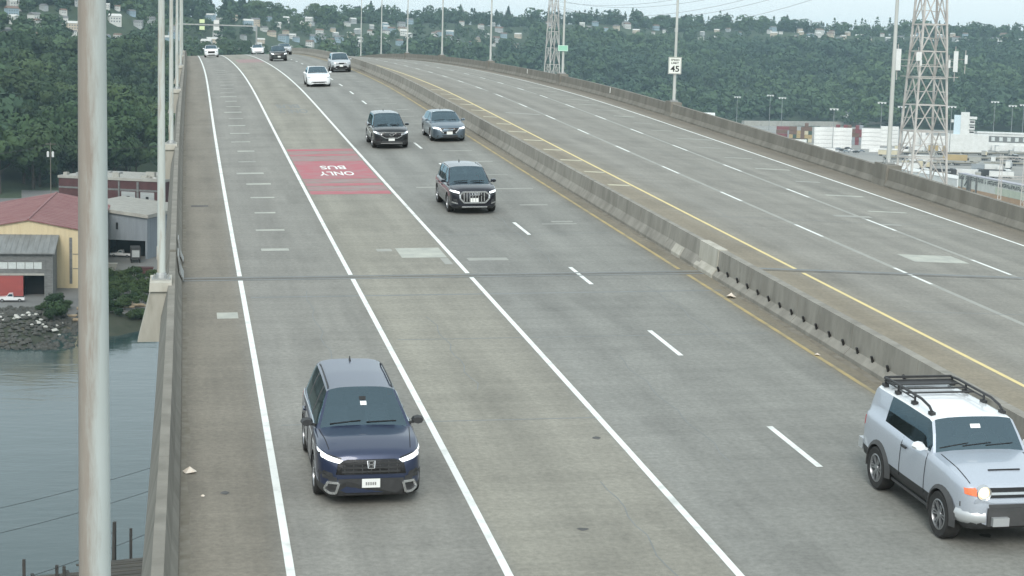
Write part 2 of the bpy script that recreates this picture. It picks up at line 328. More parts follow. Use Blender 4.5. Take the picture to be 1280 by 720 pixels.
def road_text(txt, s, o, wid, hgt, m, dz):
    me=text_mesh('lettering',txt,m)
    xs=[v.co.x for v in me.vertices]; ys=[v.co.y for v in me.vertices]
    sx=wid/(max(xs)-min(xs)); sy=hgt/(max(ys)-min(ys)); cx=(max(xs)+min(xs))/2; cy=(max(ys)+min(ys))/2
    for v in me.vertices:                                 # read by traffic coming towards the camera
        x=(v.co.x-cx)*sx; y=(v.co.y-cy)*sy; v.co=RP(s-y, o-x, dz)
    return link('lettering',me,road_l)
road_text('BUS',78.1,6.42,1.15,1.4,M_WHITE,.008); road_text('ONLY',75.8,6.40,1.55,1.45,M_WHITE,.008)
road_text('BUS',113.2,6.3,1.5,3.0,M_GHOST,.004); road_text('ONLY',109.2,6.4,1.9,3.0,M_GHOST,.004)
# expansion joint
mark('expansion_joint',road_l,-.34,15.5,49.93,50.0,M_DARKP,dz=.004); mark('joint_armour',road_l,-.34,15.5,50.12,50.28,M_GHOST,dz=.006); mark('joint_armour',road_l,-.34,15.5,49.7,49.84,M_GHOST,dz=.006)
mark('expansion_joint',road_r,17.1,32.4,50.3,50.38,M_DARKP,dz=.005); mark('joint_armour',road_r,17.1,32.4,50.52,50.8,M_GHOST,dz=.006)
mark('sawn_joint',road_l,O_L1+.2,15.2,47.0,47.14,M_GHOST,dz=.002)

# ------------------------------------------------------------------ parapets and median
def section(prof, s0, s1, parent, name, m, n=1):
    b=MB(); ss=[s0+(s1-s0)*i/n for i in range(n+1)]
    for a,c in zip(ss[:-1],ss[1:]): b.prism([RP(a,o,z) for o,z in prof],[RP(c,o,z) for o,z in prof],caps=False)
    k=len(prof); b.add([RP(ss[0],o,z) for o,z in prof],[tuple(range(k))]); b.add([RP(ss[-1],o,z) for o,z in prof],[tuple(range(k))])
    return b.build(name,m,parent)
LPROF=[(-.36,0),(-.36,.08),(-.46,.30),(-.535,.86),(-.705,.86),(-.90,.0),(-.96,-.9),(-.82,-.9),(-.82,-.02)]
lp=thing('concrete_parapet','long grey concrete parapet along the left shoulder above the water','parapet',RP(30,-.6))
lp.location=(0,0,0)
s=S0
while s<330:
    d=6.1 if s<180 else 12.2
    if not 49.0<s+.01<50: section(LPROF,s,min(s+d-.02,49.75 if s<49.7 else 1e9),lp,'parapet_panel',M_CONC)
    s = 50.2 if s<49.7<s+d else s+d
def plate(parent, s0, s1, pts, name, m):
    return section(pts, s0, s1, parent, name, m)
plate(lp,49.4,50.9,[(-.30,.10),(-.40,.33),(-.46,.80),(-.48,.80),(-.43,.31),(-.325,.08)],'joint_cover_plate',M_STEEL)
plate(lp,52.6,53.4,[(-.30,.10),(-.40,.33),(-.46,.80),(-.48,.80),(-.43,.31),(-.325,.08)],'joint_cover_plate',M_STEEL)
mb=thing('median_barrier','long grey concrete median barrier between the two carriageways','barrier'); mb.location=(0,0,0)
MN=[(0,-.02),(0,.10),(.16,.26),(.20,.84),(.44,.84),(.48,.30),(.64,.10),(.64,-.12)]
MF=[(0,-.02),(0,.09),(.17,.36),(.23,.84),(.40,.84),(.46,.36),(.63,.09),(.63,-.12)]
pin_me=None
s=S0
while s<340:
    near=s<49; d=3.81 if s<150 else 7.62
    e=min(s+d-.025, 49.3 if near else 1e9)
    section([(O_MB+o,z) for o,z in (MN if near else MF)],s,e,mb,'barrier_section',M_JERSEY)
    s = 50.6 if near and s+d>49.3 else s+d
pins=MB(); pins.box(-.028,-.02,-.11,.028,.03,.11); pin_me=pins.mesh('anchor_pin',M_BLACK)
for q in np.arange(17.5,49,.92):
    link('anchor_pin',pin_me,mb,M=RM(q,O_MB+.125,.29)@Matrix.Rotation(R(-22),4,'X')@Matrix.Rotation(R(-16),4,'Y'))
section([(O_MB-.02,.0),(O_MB-.02,.11),(O_MB+.14,.28),(O_MB+.18,.86),(O_MB+.46,.86),(O_MB+.50,.28),(O_MB+.66,-.1)],49.0,50.9,mb,'joint_cover_plate',M_CONCL)
section([(O_MB-.012,.0),(O_MB-.012,.10),(O_MB+.15,.34),(O_MB+.17,.34),(O_MB+.02,.0)],52.5,53.5,mb,'joint_cover_plate',M_CONCL)
RPROF=[(O_RB,-.04),(O_RB,.08),(O_RB+.15,.33),(O_RB+.20,.88),(O_RB+.46,.88),(O_RB+.56,-.9),(O_RB+.3,-.9)]
rp=thing('concrete_parapet','weathered concrete parapet along the far right edge above the rail yard','parapet'); rp.location=(0,0,0)
POLE_R=[76.5,114.0,150.5,188.0,225.0,262.0]
s=S0
while s<345:
    d=4.57 if s<160 else 9.14
    section(RPROF,s,s+d-.02,rp,'parapet_panel',M_CONC); s+=d
for q in POLE_R+[39.0]:
    section([(O_RB-.03,-.04),(O_RB+.06,.30),(O_RB+.10,1.02),(O_RB+.85,1.02),(O_RB+.85,-.9),(O_RB+.4,-.9)],q-.75,q+.75,rp,'pole_pedestal',M_CONC)
M_GRIT=mat('gathered_grit',(.17,.15,.115),(.24,.225,.19),scale=3,rough=1,detail=8)
for o0,o1,sa,sb,par in ((O_MB-.26,O_MB-.02,S0,49,road_l),(O_MB-.22,O_MB-.02,51,180,road_l),(-.34,-.16,S0,49,road_l),(-.34,-.18,52,180,road_l),(O_RB-.30,O_RB-.03,S0,180,road_r)):
    ss=list(np.arange(sa,sb,1.1)); V=[]; 
    for q in ss:
        w_=random.uniform(.35,1.0); V += [RP(q,o0+(o1-o0)*(1-w_) if par is not road_l or o0>0 else o0,.0025),RP(q,o1 if (par is not road_l or o0>0) else o0+(o1-o0)*w_,.0025)]
    g_=MB(); g_.add(V,[(2*k,2*k+1,2*k+3,2*k+2) for k in range(len(ss)-1)]); g_.build('grit_strip',M_GRIT,par)
# small marker plates on the right parapet
b=MB(); b.box(-.05,-.02,0,.05,.02,.42); me=b.mesh('marker_plate',M_WHITE)
link('marker_plate',me,rp,M=RM(131,O_RB+.1,.42)); link('marker_plate',me,rp,M=RM(165,O_RB+.1,.42))

# ------------------------------------------------------------------ light poles
def pole_parts(t, h, d0, mpole, arm=True, side=1):
    b=MB(); n=14; zs=np.linspace(.0,h,9)
    for a,c in zip(zs[:-1],zs[1:]): b.tube((0,0,a),(0,0,c),(d0-.0085*a)/2,(d0-.0085*c)/2,n,False)
    b.build('shaft',mpole,t,smooth=40)
    f=MB(); f.box(-.24,-.24,-.06,.24,.24,.02); f.lathe([(d0/2+.005,.02),(d0/2+.05,.02),(d0/2+.03,.12),(d0/2+.005,.16)],14)
    f.build('base_flange',M_STEEL,t)
    bo=MB()
    for x in (-.18,.18):
        for y in (-.18,.18): bo.tube((x,y,.02),(x,y,.1),.022,n=6)
    bo.build('bolt',M_STEEL,t)
    hh=MB(); hh.box(-.06,-d0/2-.006,.5,.06,-d0/2+.02,.85); hh.build('hand_hole',mpole,t)
    if arm:
        a=MB(); pts=[(0,side*.3*k,h-.3+.9*math.sin(k/8*math.pi/2)) for k in range(9)]; a.path(pts,.04,8); a.build('mast_arm',mpole,t)
        l=MB(); y0=side*2.4; l.lathe([(0,.0),(.16,.02),(.2,.1),(.12,.2),(0,.22)],10,Matrix.Translation((0,y0+side*.3,h+.5))@Matrix.Diagonal((1,1.9,.7,1))); l.build('luminaire',M_STEEL,t,smooth=40)
LAB_L=['tall rust stained light pole standing close beside the camera over the water','white light pole on a beige concrete corbel outside the left parapet beside the expansion joint',
 'second white light pole up the left parapet beyond the beige corbel pole','third slim white light pole up the left parapet','farther slim light pole on the left parapet, near the crest','distant slim light pole on the left parapet past the crest','most distant slim light pole on the left parapet']
LPOS=[9.6,45.0,80.5,118,155,192,229]
for q,lab in zip(LPOS,LAB_L):
    z0=.94
    p=RP(q,-.675 if q<20 else -.89,z0); t=thing('light_pole',lab,'light pole',p,0,'light poles along the left parapet')
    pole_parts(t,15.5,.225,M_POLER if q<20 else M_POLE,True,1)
    t.rotation_euler=(0,0,R(-90))
    # corbel carrying it
    c=MB(); pr=RP(q,-.9)
    def P(o,ds,z): return RP(q+ds,o,z+z0)-p
    ring=lambda o,z,wd:[P(o,-wd,z),P(o,wd,z),P(-.72,wd,z),P(-.72,-wd,z)]
    c.prism([P(-1.20,-.62,-.24),P(-1.20,.62,-.24),P(-.60,.62,-.24),P(-.60,-.62,-.24)],[P(-1.18,-.6,-.01),P(-1.18,.6,-.01),P(-.62,.6,-.01),P(-.62,-.6,-.01)])
    k=MB(); k.prism([P(-1.16,-.55,-.241),P(-1.16,.55,-.241),P(-.715,.55,-.241),P(-.715,-.55,-.241)],[P(-1.50,-.32,-1.62),P(-1.50,.32,-1.62),P(-.93,.32,-1.62),P(-.93,-.32,-1.62)])
    co=thing('pole_corbel',['beige concrete corbel under the rust stained near pole','beige concrete corbel jutting from the left parapet beside the expansion joint','beige corbel under the second white pole up the left parapet','beige corbel under the third slim white pole','small beige corbel under the farther slim pole near the crest','tiny corbel under the distant slim pole past the crest','tiny corbel under the most distant slim pole on the left'][LPOS.index(q)],'corbel',p,0,'corbels under the left light poles')
    c.build('cap_block',M_CONCL,co); k.build('bracket',M_CONCL,co)
LAB_R=['tall light pole on the right parapet in front of the lattice tower, brownish below','light pole carrying the white 45 sign on the right parapet','light pole carrying the small green sign on the right parapet','distant light pole on the right parapet left of the green sign','more distant slim light pole on the right parapet before the crest','most distant slim light pole on the right parapet at the crest']
for q,lab in zip(POLE_R,LAB_R):
    t=thing('light_pole',lab,'light pole',RP(q,O_RB+.48,1.08),R(90),'light poles along the right parapet'); pole_parts(t,15.5,.225,M_POLE2,True,1)
FAR=[(299,'slim pole far off at the left end of the visible right parapet'),(336,'slim far pole second from the left end of the right parapet')]
for q,lab in FAR:
    t=thing('light_pole',lab,'light pole',RP(q,O_RB+.48,.9),R(90),'light poles along the right parapet'); pole_parts(t,15.5,.225,M_POLE2,True,1)
# stay wires round the second pole
M_SIGNW=mat('white_sign_sheet',(.83,.85,.78),rough=.4); M_SIGNG=mat('pale_green_sign_sheet',(.30,.62,.45),(.36,.66,.5),scale=1,rough=.4); M_INK=mat('black_sign_ink',(.02,.02,.02),rough=.5); M_WINK=mat('white_sign_ink',(.85,.88,.85),rough=.4)
def sign(name, label, cat, s, o, z, wd, ht, m, lines, border=None):
    M=RM(s,o,0,flip=False); p=RP(s,o,z)
    t=thing(name,label,cat,p,0)
    # faces traffic that travels away from us: local x right, y back
    ax=math.atan2((RP(s,o+1)-RP(s,o)).y,(RP(s,o+1)-RP(s,o)).x); t.rotation_euler=(0,0,ax)
    b=MB(); b.box(-wd/2,-.012,-ht/2,wd/2,.012,ht/2); b.build('sign_panel',m,t)
    if border:
        f=MB(); e=.022
        for (x0,z0,x1,z1) in ((-wd/2+e,-ht/2+e,wd/2-e,-ht/2+2*e),(-wd/2+e,ht/2-2*e,wd/2-e,ht/2-e),(-wd/2+e,-ht/2+2*e,-wd/2+2*e,ht/2-2*e),(wd/2-2*e,-ht/2+2*e,wd/2-e,ht/2-2*e)): f.box(x0,-.016,z0,x1,-.013,z1)
        f.build('sign_border',border,t)
    for txt,zz,hh,ww,ink in lines:
        me=text_mesh('lettering',txt,ink)
        xs=[v.co.x for v in me.vertices]; ys=[v.co.y for v in me.vertices]
        for v in me.vertices: v.co=((v.co.x-(max(xs)+min(xs))/2)*ww/(max(xs)-min(xs)),-.018,(v.co.y-(max(ys)+min(ys))/2)*hh/(max(ys)-min(ys))+zz)
        link('lettering',me,t)
    k=MB(); k.box(-.05,.012,-ht/2+.1,.05,.16,-ht/2+.16); k.box(-.05,.012,ht/2-.16,.05,.16,ht/2-.1); k.build('bracket',M_STEEL,t)
    return t
sign('speed_limit_sign','white SPEED LIMIT 45 sign on a light pole over the right parapet','sign',113.8,O_RB+.40,3.5,.92,1.16,M_SIGNW,[('SPEED',.38,.13,.62,M_INK),('LIMIT',.17,.13,.55,M_INK),('45',-.22,.42,.62,M_INK)],M_INK)
sign('street_sign','small pale green sign on a light pole over the right parapet','sign',150.3,O_RB+.40,3.3,.92,.52,M_SIGNG,[],M_WINK)
# litter on the left shoulder
b=MB(); bm_=[(0,0,.01),(.16,.02,.03),(.2,.12,.02),(.08,.2,.05),(-.06,.12,.03),(.07,.09,.12),(.0,.17,.06)]
b.add(bm_,[(0,1,5),(1,2,5),(2,3,5),(3,6,5),(6,4,5),(4,0,5),(0,4,6),(0,6,3),(0,3,2),(0,2,1)])
o=b.build('litter',mat('white_litter',(.85,.78,.68),(.7,.6,.5),scale=8,rough=.8),loc=RP(30.2,-.26,.004)); tag(o,'crumpled white litter on the left shoulder by the parapet','litter')
o2=link('litter',o.data,loc=RP(28.8,.05,.004),rz=1); o2.scale=(.35,.35,.3); tag(o2,'tiny pale scrap on the left shoulder just nearer than the crumpled litter','litter')
o3=link('litter',o.data,loc=RP(45.9,15.28,.004),rz=2); o3.scale=(1.3,1.3,1.2); tag(o3,'pale lump of debris against the foot of the median barrier','debris')
o4=link('litter',o.data,loc=RP(38.6,15.05,.004),rz=2); o4.scale=(.7,.7,.5); tag(o4,'small tan scrap by the yellow line beside the median','debris')
# ------------------------------------------------------------------ vehicles
def paint(name, c, metal=.35, rough=.35, flake=None):
    return mat(name,c,flake or tuple(min(1,x*1.12) for x in c),scale=60,rough=rough,metal=metal,coat=.7,detail=2)
def glass_mat(name,tint,refl=.05):
    m=bpy.data.materials.new(name); m.use_nodes=True; n=m.node_tree; N=n.nodes; N.clear(); Lk=n.links.new
    o=N.new('ShaderNodeOutputMaterial'); t=N.new('ShaderNodeBsdfTransparent'); t.inputs[0].default_value=(*tint,1); g=N.new('ShaderNodeBsdfGlossy'); g.inputs['Roughness'].default_value=.03; g.inputs[0].default_value=(.66,.88,1,1)
    fr=N.new('ShaderNodeFresnel'); fr.inputs[0].default_value=1.55; a=N.new('ShaderNodeMath'); a.operation='ADD'; a.inputs[1].default_value=refl; Lk(fr.outputs[0],a.inputs[0])
    x=N.new('ShaderNodeMixShader'); Lk(a.outputs[0],x.inputs[0]); Lk(t.outputs[0],x.inputs[1]); Lk(g.outputs[0],x.inputs[2]); Lk(x.outputs[0],o.inputs[0]); return m
M_GLASS=glass_mat('tinted_glass',(.40,.50,.56),.12); M_GLASSG=glass_mat('green_tinted_glass',(.50,.62,.55),.14); M_PRIV=glass_mat('dark_privacy_glass',(.10,.115,.12),.05)
M_SEAT=mat('grey_seat_fabric',(.10,.10,.105),(.07,.07,.073),scale=12,rough=.9); M_DASH=mat('dashboard_plastic',(.045,.046,.048),rough=.7)
def cabin(root,P,X,cowl,rf,belt,W,H):
    sh=.52 if H>1.5 else .38
    d=MB(); pr=[(cowl-.02,belt-.12),(cowl-.55,belt-.05),(cowl-.72,belt-.14),(cowl-.66,belt-.42),(cowl-.05,belt-.45)]; d.prism([Vector((x,-W/2+.13,z)) for x,z in pr],[Vector((x,W/2-.13,z)) for x,z in pr]); d.build('dashboard',M_DASH,root)
    st=MB(); 
    pts=[Vector((cowl-.86+.06*math.sin(2*math.pi*k/12),.36+.18*math.cos(2*math.pi*k/12),belt-.06+.17*math.sin(2*math.pi*k/12))) for k in range(13)]; st.path(pts,.016,5); st.bar(pts[0],pts[6],.03); st.build('steering_wheel',M_DASH,root)
    for bx in (cowl-1.35,cowl-2.25):
        for sy in ((-.37,.37) if bx>cowl-2 else (-.42,0,.42)):
            b=MB(); w_=.24 if bx>cowl-2 else .20
            b.prism([Vector((bx+.45,sy+y,z)) for y,z in ((-w_,sh-.14),(w_,sh-.14),(w_,sh),(-w_,sh))],[Vector((bx-.05,sy+y,z)) for y,z in ((-w_,sh-.16),(w_,sh-.16),(w_,sh-.03),(-w_,sh-.03))])
            b.prism([Vector((x,sy+y,sh-.05)) for x,y in ((bx-.02,-w_),(bx+.10,-w_),(bx+.10,w_),(bx-.02,w_))],[Vector((x,sy+y*.85,sh+.58)) for x,y in ((bx-.18,-w_),(bx-.09,-w_),(bx-.09,w_),(bx-.18,w_))])
            b.prism([Vector((x,sy+y,sh+.62)) for x,y in ((bx-.19,-.13),(bx-.09,-.13),(bx-.09,.13),(bx-.19,.13))],[Vector((x,sy+y,sh+.80)) for x,y in ((bx-.20,-.11),(bx-.12,-.11),(bx-.12,.11),(bx-.20,.11))])
            b.build('seat',M_SEAT,root)
    b=MB(); b.box(-X+.5,-W/2+.14,.30,cowl-.1,W/2-.14,.33); b.build('cabin_floor',M_DASH,root)
M_TYRE=mat('tyre_rubber',(.022,.022,.022),(.035,.034,.032),scale=9,rough=.85)
M_RIM=mat('alloy_rim',(.42,.43,.44),(.32,.33,.34),scale=8,rough=.35,metal=.8)
M_RIMD=mat('dark_alloy_rim',(.10,.10,.105),rough=.4,metal=.7)
M_CLAD=mat('dark_cladding_plastic',(.030,.031,.032),(.045,.046,.047),scale=10,rough=.6)
M_GRILLE=mat('gloss_black_grille',(.012,.012,.013),rough=.25)
M_CHROME=mat('satin_chrome',(.62,.63,.64),rough=.25,metal=.9)
M_PLATE=mat('white_number_plate',(.82,.83,.80),rough=.5)
M_LAMP=mat('lit_headlamp',(.9,.93,.95),rough=.2,emit=(.92,.97,1.0,.9))
M_LAMPD=mat('clear_headlamp',(.45,.48,.50),rough=.1,metal=.3,coat=1)
M_LAMPW=mat('warm_lit_headlamp',(1,.9,.72),rough=.2,emit=(1.0,.74,.40,1.15))
M_AMBER=mat('amber_indicator_lens',(.75,.15,.05),rough=.2,coat=1,emit=(1,.2,.05,.25))
M_TAIL=mat('red_tail_lens',(.45,.03,.04),rough=.2,coat=1)
M_STICK=mat('white_sticker',(.85,.86,.84),rough=.5)
M_SEAM=mat('panel_gap_black',(.01,.01,.011),rough=.8)
BLANKW={}
def wheel_meshes(r, wd, rimm, spokes=5):
    k=(r,wd,rimm.name,spokes)
    if k in BLANKW: return BLANKW[k]
    rr=r*.66
    t=MB(); t.lathe([(rr,-wd/2+.01),(r*.93,-wd/2),(r*.985,-wd/2+.025),(r,-wd/2+.05),(r,wd/2-.05),(r*.985,wd/2-.025),(r*.93,wd/2),(rr,wd/2-.01),(rr-.01,wd/2-.04),(rr-.01,-wd/2+.03)],28,Matrix.Rotation(R(-90),4,'X'))
    rm=MB(); rm.lathe([(rr+.004,wd/2-.012),(rr-.022,wd/2-.004),(rr-.03,wd/2-.03),(rr-.03,-.03)],28,Matrix.Rotation(R(-90),4,'X'))
    MX=Matrix.Rotation(R(-90),4,'X')
    for i in range(spokes):
        a=2*math.pi*i/spokes; 
        for da in (-.13,.13):
            rm.prism([MX@Vector((math.cos(a+da*2.2+e)*.05,math.sin(a+da*2.2+e)*.05,z)) for e,z in ((-.3,wd/2-.03),(.3,wd/2-.03),(.3,wd/2-.06),(-.3,wd/2-.06))],
                     [MX@Vector((math.cos(a+da+e)*(rr-.015),math.sin(a+da+e)*(rr-.015),z)) for e,z in ((-.05,wd/2-.012),(.05,wd/2-.012),(.05,wd/2-.05),(-.05,wd/2-.05))])
    rm.lathe([(0,wd/2-.018),(.06,wd/2-.02),(.07,wd/2-.06)],12,MX)
    hb=MB(); hb.lathe([(0,-.005),(rr-.03,-.0)],20,MX)
    BLANKW[k]=(t.mesh('tyre',M_TYRE,40), rm.mesh('rim',rimm,40), hb.mesh('brake_disc',M_RIMD))
    return BLANKW[k]
def spl(tab, x):
    xs=[a for a,_ in tab]; ys=[b for _,b in tab]
    return float(np.interp(x,xs,ys))
def car(name, label, cat, s, o, P, parts=True, M=None, group=None, yaw=0.0):
    """P: proportions. x forward from the rear (-L/2) to the nose (L/2)."""
    L,W,H=P['L'],P['W'],P['H']; X=L/2; fo=P.get('fo',.9); wb=P['wb']; r=P.get('r',.34)
    root=thing(name,label,cat,M=M if M is not None else RM(s+L/2,o,0.006,flip=True)@Matrix.Rotation(yaw,4,'Z'),group=group)
    cowl=X-P['cowl']; rf=X-P['rf']; rr=X-P['rr']; tail=X-P['tail']; belt=P['belt']; hood=P['hood']; gc=P.get('gc',.20)
    nose=P.get('nose',.80)*hood
    zt=[(-X,P.get('rear',belt*.80)),(-X+.05,P.get('rear',belt*.80)+.08),(-X+.14,P.get('deck',belt)-.03),(-X+.3,P.get('deck',belt)),(tail if tail>-X+.3 else -X+.31,P.get('deck',belt)),(max(tail,-X+.3)+.5,belt+.02),(cowl-.9,belt-.02),(cowl,belt),(cowl+.12,belt-.015),((cowl+X)/2,(belt*.45+hood*.55)+P.get('hoodbulge',.03)),(X-.30,hood),(X-.14,hood-.045),(X-.06,hood-.12),(X,nose)]
    pc=P.get('round',1.0)
    wt=[(-X,.70),(-X+.05,.82),(-X+.14,.90),(-X+.3,.955),(-X+.6,.985),(0,1.0),(X-.85,.995),(X-.55,.985),(X-.30,.955-.01*pc),(X-.16,.905-.02*pc),(X-.07,.82-.04*pc),(X,.66-.06*pc)]
    zbt=[(-X,.42),(-X+.1,.30),(-X+.3,gc+.03),(-X+.7,gc),(X-.6,gc),(X-.25,gc),(X-.08,gc+.02),(X,gc+.10)]
    zr=P['H']
    zg=[(tail-.02,-1),(tail,0),((tail*.45+rr*.55),.72),(rr,P.get('rrz',.95)),((rr+rf)/2,1.0),(rf+.15,.985),(rf,.945),((rf+cowl)/2,.53),(cowl,0),(cowl+.02,-1)]
    tum=P.get('tumble',.30)
    xs=sorted(set([round(v,3) for v in ([-X,-X+.03,-X+.07,-X+.14,-X+.22,-X+.3]+[X,X-.03,X-.07,X-.11,X-.16,X-.22,X-.3]+list(np.arange(-X+.45,X-.35,.13))+[cowl,rf,rr,tail,rf+.15,(rf+cowl)/2])]))
    rings=[]
    for x in xs:
        wv=W/2*spl(wt,x); z0=spl(zbt,x); zt_=spl(zt,x); g=spl(zg,x)
        z1=zt_ if g<=0 else zt_+(zr-zt_)*g
        dz=max(0,z1-zt_); hs=wv-.085
        wr=hs-tum*dz-.02
        crown=.045 if dz<.05 else .035+.02*min(1,dz)
        h=zt_-z0
        pts=[(0,z0),(wv-.14,z0),(wv-.025,z0+.10*h/.75),(wv-.004,z0+.30*h),(wv,z0+.48*h),(wv-.008,z0+.70*h),(wv-.022,z0+.86*h),(wv-.045,zt_-.035),(hs,zt_)]
        y8=wr+.005
        pts+=[(hs*.65+y8*.35,zt_+dz*.35),(hs*.3+y8*.7,zt_+dz*.70),(y8,zt_+dz*.93),(wr-.045,zt_+dz*.985+.004),(wr-.11,z1+.012),(wr*.62,z1+crown*.75),(wr*.3,z1+crown*.95),(0,z1+crown)]
        rings.append(pts)
    K=len(rings[0]); vs=[]; 
    for x,pts in zip(xs,rings):
        vs += [Vector((x,y,z)) for y,z in pts]+[Vector((x,-y,z)) for y,z in pts[-2:0:-1]]
    n=2*K-2; fs=[]; mi=[]
    zcl=P.get('clad',0); pil=P.get('pillars',()); sg=P.get('sg',None)
    for i in range(len(xs)-1):
        xm=(xs[i]+xs[i+1])/2
        for j in range(n):
            jj=j if j<K-1 else n-1-j
            fs.append((i*n+j,i*n+(j+1)%n,(i+1)*n+(j+1)%n,(i+1)*n+j)); m=0
            if jj<=P.get('cladrow',0): m=4
            if rf-.001<xm<cowl and jj>=P.get('wsrow',12): m=1
            elif tail<xm<rr and jj>=12: m=3
            elif (sg[0] if sg else tail+.25)<xm<(sg[1] if sg else cowl-.10) and 8<=jj<=10:
                m=2 if not any(a<xm<b for a,b in pil) else (4 if P.get('blackpillar',True) else 0)
            elif rr-.15<xm<rf and jj>=11: m=5
            elif rf<=xm<cowl and jj>=11: m=0
            mi.append(m)
    fs.append(tuple(range(n))); mi.append(4); fs.append(tuple(range((len(xs)-1)*n,len(xs)*n))); mi.append(0)
    me=bpy.data.meshes.new('body'); me.from_pydata(vs,[],fs); me.polygons.foreach_set('material_index',mi)
    pm=P['paint']; mats=[pm,P.get('glass',M_GLASS),P.get('sglass',M_PRIV),M_PRIV,M_CLAD,P.get('roof',pm),M_BLACK]
    for m in mats: me.materials.append(m)
    bm=bmesh.new(); bm.from_mesh(me); bmesh.ops.recalc_face_normals(bm,faces=bm.faces); bm.to_mesh(me)
    bvh=BVHTree.FromBMesh(bm); bm.free()
    axf=X-fo; axr=axf-wb; tr=W/2-P.get('tw',.24)/2-P.get('inset',.015)
    # cut the wheel arches
    tmp=bpy.data.objects.new('tmp',me); COL.objects.link(tmp)
    cb=MB()
    for ax in (axf,axr):
        for sy in (1,-1):
            cb.tube((ax,sy*(W/2-.34),r+.01),(ax,sy*(W/2+.2),r+.01),r*P.get('arch',1.13),n=24)
    cme=cb.mesh('tmpc',[M_BLACK]*7); cme.polygons.foreach_set('material_index',[6]*len(cme.polygons)); co=bpy.data.objects.new('tmpc',cme); COL.objects.link(co)
    md=tmp.modifiers.new('b','BOOLEAN'); md.operation='DIFFERENCE'; md.object=co; md.solver='EXACT'
    dg=bpy.context.evaluated_depsgraph_get(); dg.update()
    full=bpy.data.meshes.new_from_object(tmp.evaluated_get(dg))
    for q in (tmp,co): COL.objects.unlink(q); bpy.data.objects.remove(q)
    bpy.data.meshes.remove(me); bpy.data.meshes.remove(cme)
    co_=np.empty(len(full.vertices)*3,np.float32); full.vertices.foreach_get('co',co_); co_=co_.reshape(-1,3)
    groups={}
    for p in full.polygons:
        k=p.material_index; y=p.center.y; x=p.center.x
        if k==2:
            c=sum(1 for a,b in pil if x<a); k=(2,1 if y>0 else -1,c)
        if k==6: k=(6,1 if y>0 else -1,1 if x>0 else 0)
        groups.setdefault(k,[]).append(p)
    names={0:'body',1:'windscreen',3:'rear_window',4:'lower_cladding',5:'roof',6:'wheel_arch'}
    for k,ps in groups.items():
        ki=k[0] if isinstance(k,tuple) else k; nm='side_window' if ki==2 else names[ki]
        idx={}; V=[];Fs=[]
        for p in ps:
            f=[]
            for vi in p.vertices:
                if vi not in idx: idx[vi]=len(V); V.append(co_[vi])
                f.append(idx[vi])
            Fs.append(f)
        m2=bpy.data.meshes.new(nm); m2.from_pydata([tuple(v) for v in V],[],Fs); m2.materials.append(mats[ki]); m2.shade_smooth(); m2.set_sharp_from_angle(angle=R(38 if ki in (0,5,4) else 60)); m2.update()
        link(nm,m2,root)
    bpy.data.meshes.remove(full)
    # helpers that lay parts on the body surface
    def cast(axis, a, b_, sgn):
        if axis=='x': o_,d=Vector((sgn*4,a,b_)),Vector((-sgn,0,0))
        elif axis=='y': o_,d=Vector((a,sgn*4,b_)),Vector((0,-sgn,0))
        else: o_,d=Vector((a,b_,4)),Vector((0,0,-1))
        h=bvh.ray_cast(o_,d); return (h[0],h[1]) if h[0] is not None else (None,None)
    def patch(nm, poly, m, axis='x', sgn=1, off=.012, parent=root, cuts=2, thick=.02):
        bm=bmesh.new(); vv=[bm.verts.new((a,b_,0)) for a,b_ in poly]; f=bm.faces.new(vv)
        bmesh.ops.triangulate(bm,faces=[f])
        for _ in range(cuts): bmesh.ops.subdivide_edges(bm,edges=[e for e in bm.edges if e.calc_length()>.06],cuts=1)
        bmesh.ops.triangulate(bm,faces=bm.faces[:])
        top=[]; last=None
        for v in bm.verts:
            h,nr=cast(axis,v.co.x,v.co.y,sgn); q=1.0
            while h is None and axis=='x' and q>.7:
                q-=.02; h,nr=cast(axis,v.co.x*q,v.co.y,sgn)
            if h is None: h=Vector((sgn*(X-.02),v.co.x,v.co.y)) if axis=='x' else Vector((v.co.x,sgn*W*.47,v.co.y)) if axis=='y' else Vector((v.co.x,v.co.y,belt))
            dv=Vector((sgn,0,0)) if axis=='x' else Vector((0,sgn,0)) if axis=='y' else Vector((0,0,1))
            v.co=h+dv*off
        ge=bmesh.ops.extrude_face_region(bm,geom=bm.faces[:]); ev=[g for g in ge['geom'] if isinstance(g,bmesh.types.BMVert)]
        for v in ev: v.co -= dv*(thick+off)
        bmesh.ops.recalc_face_normals(bm,faces=bm.faces)
        m2=bpy.data.meshes.new(nm); bm.to_mesh(m2); bm.free(); m2.materials.append(m); m2.update()
        return link(nm,m2,parent)
    def mirror(poly): return [(-a,b_) for a,b_ in poly][::-1]
    # wheels
    tw=P.get('tw',.24); ty,rimm,disc=wheel_meshes(r,tw,P.get('rim',M_RIM),P.get('spokes',5))
    for ax in (axf,axr):
        for sy in (1,-1):
            wh=link('wheel',ty,root,M=Matrix.Translation((ax,sy*tr,r))@(Matrix.Identity(4) if sy>0 else Matrix.Rotation(math.pi,4,'Z')))
            link('rim',rimm,wh)
            if parts: link('brake_disc',disc,wh)
    cabin(root,P,X,cowl,rf,belt,W,H)
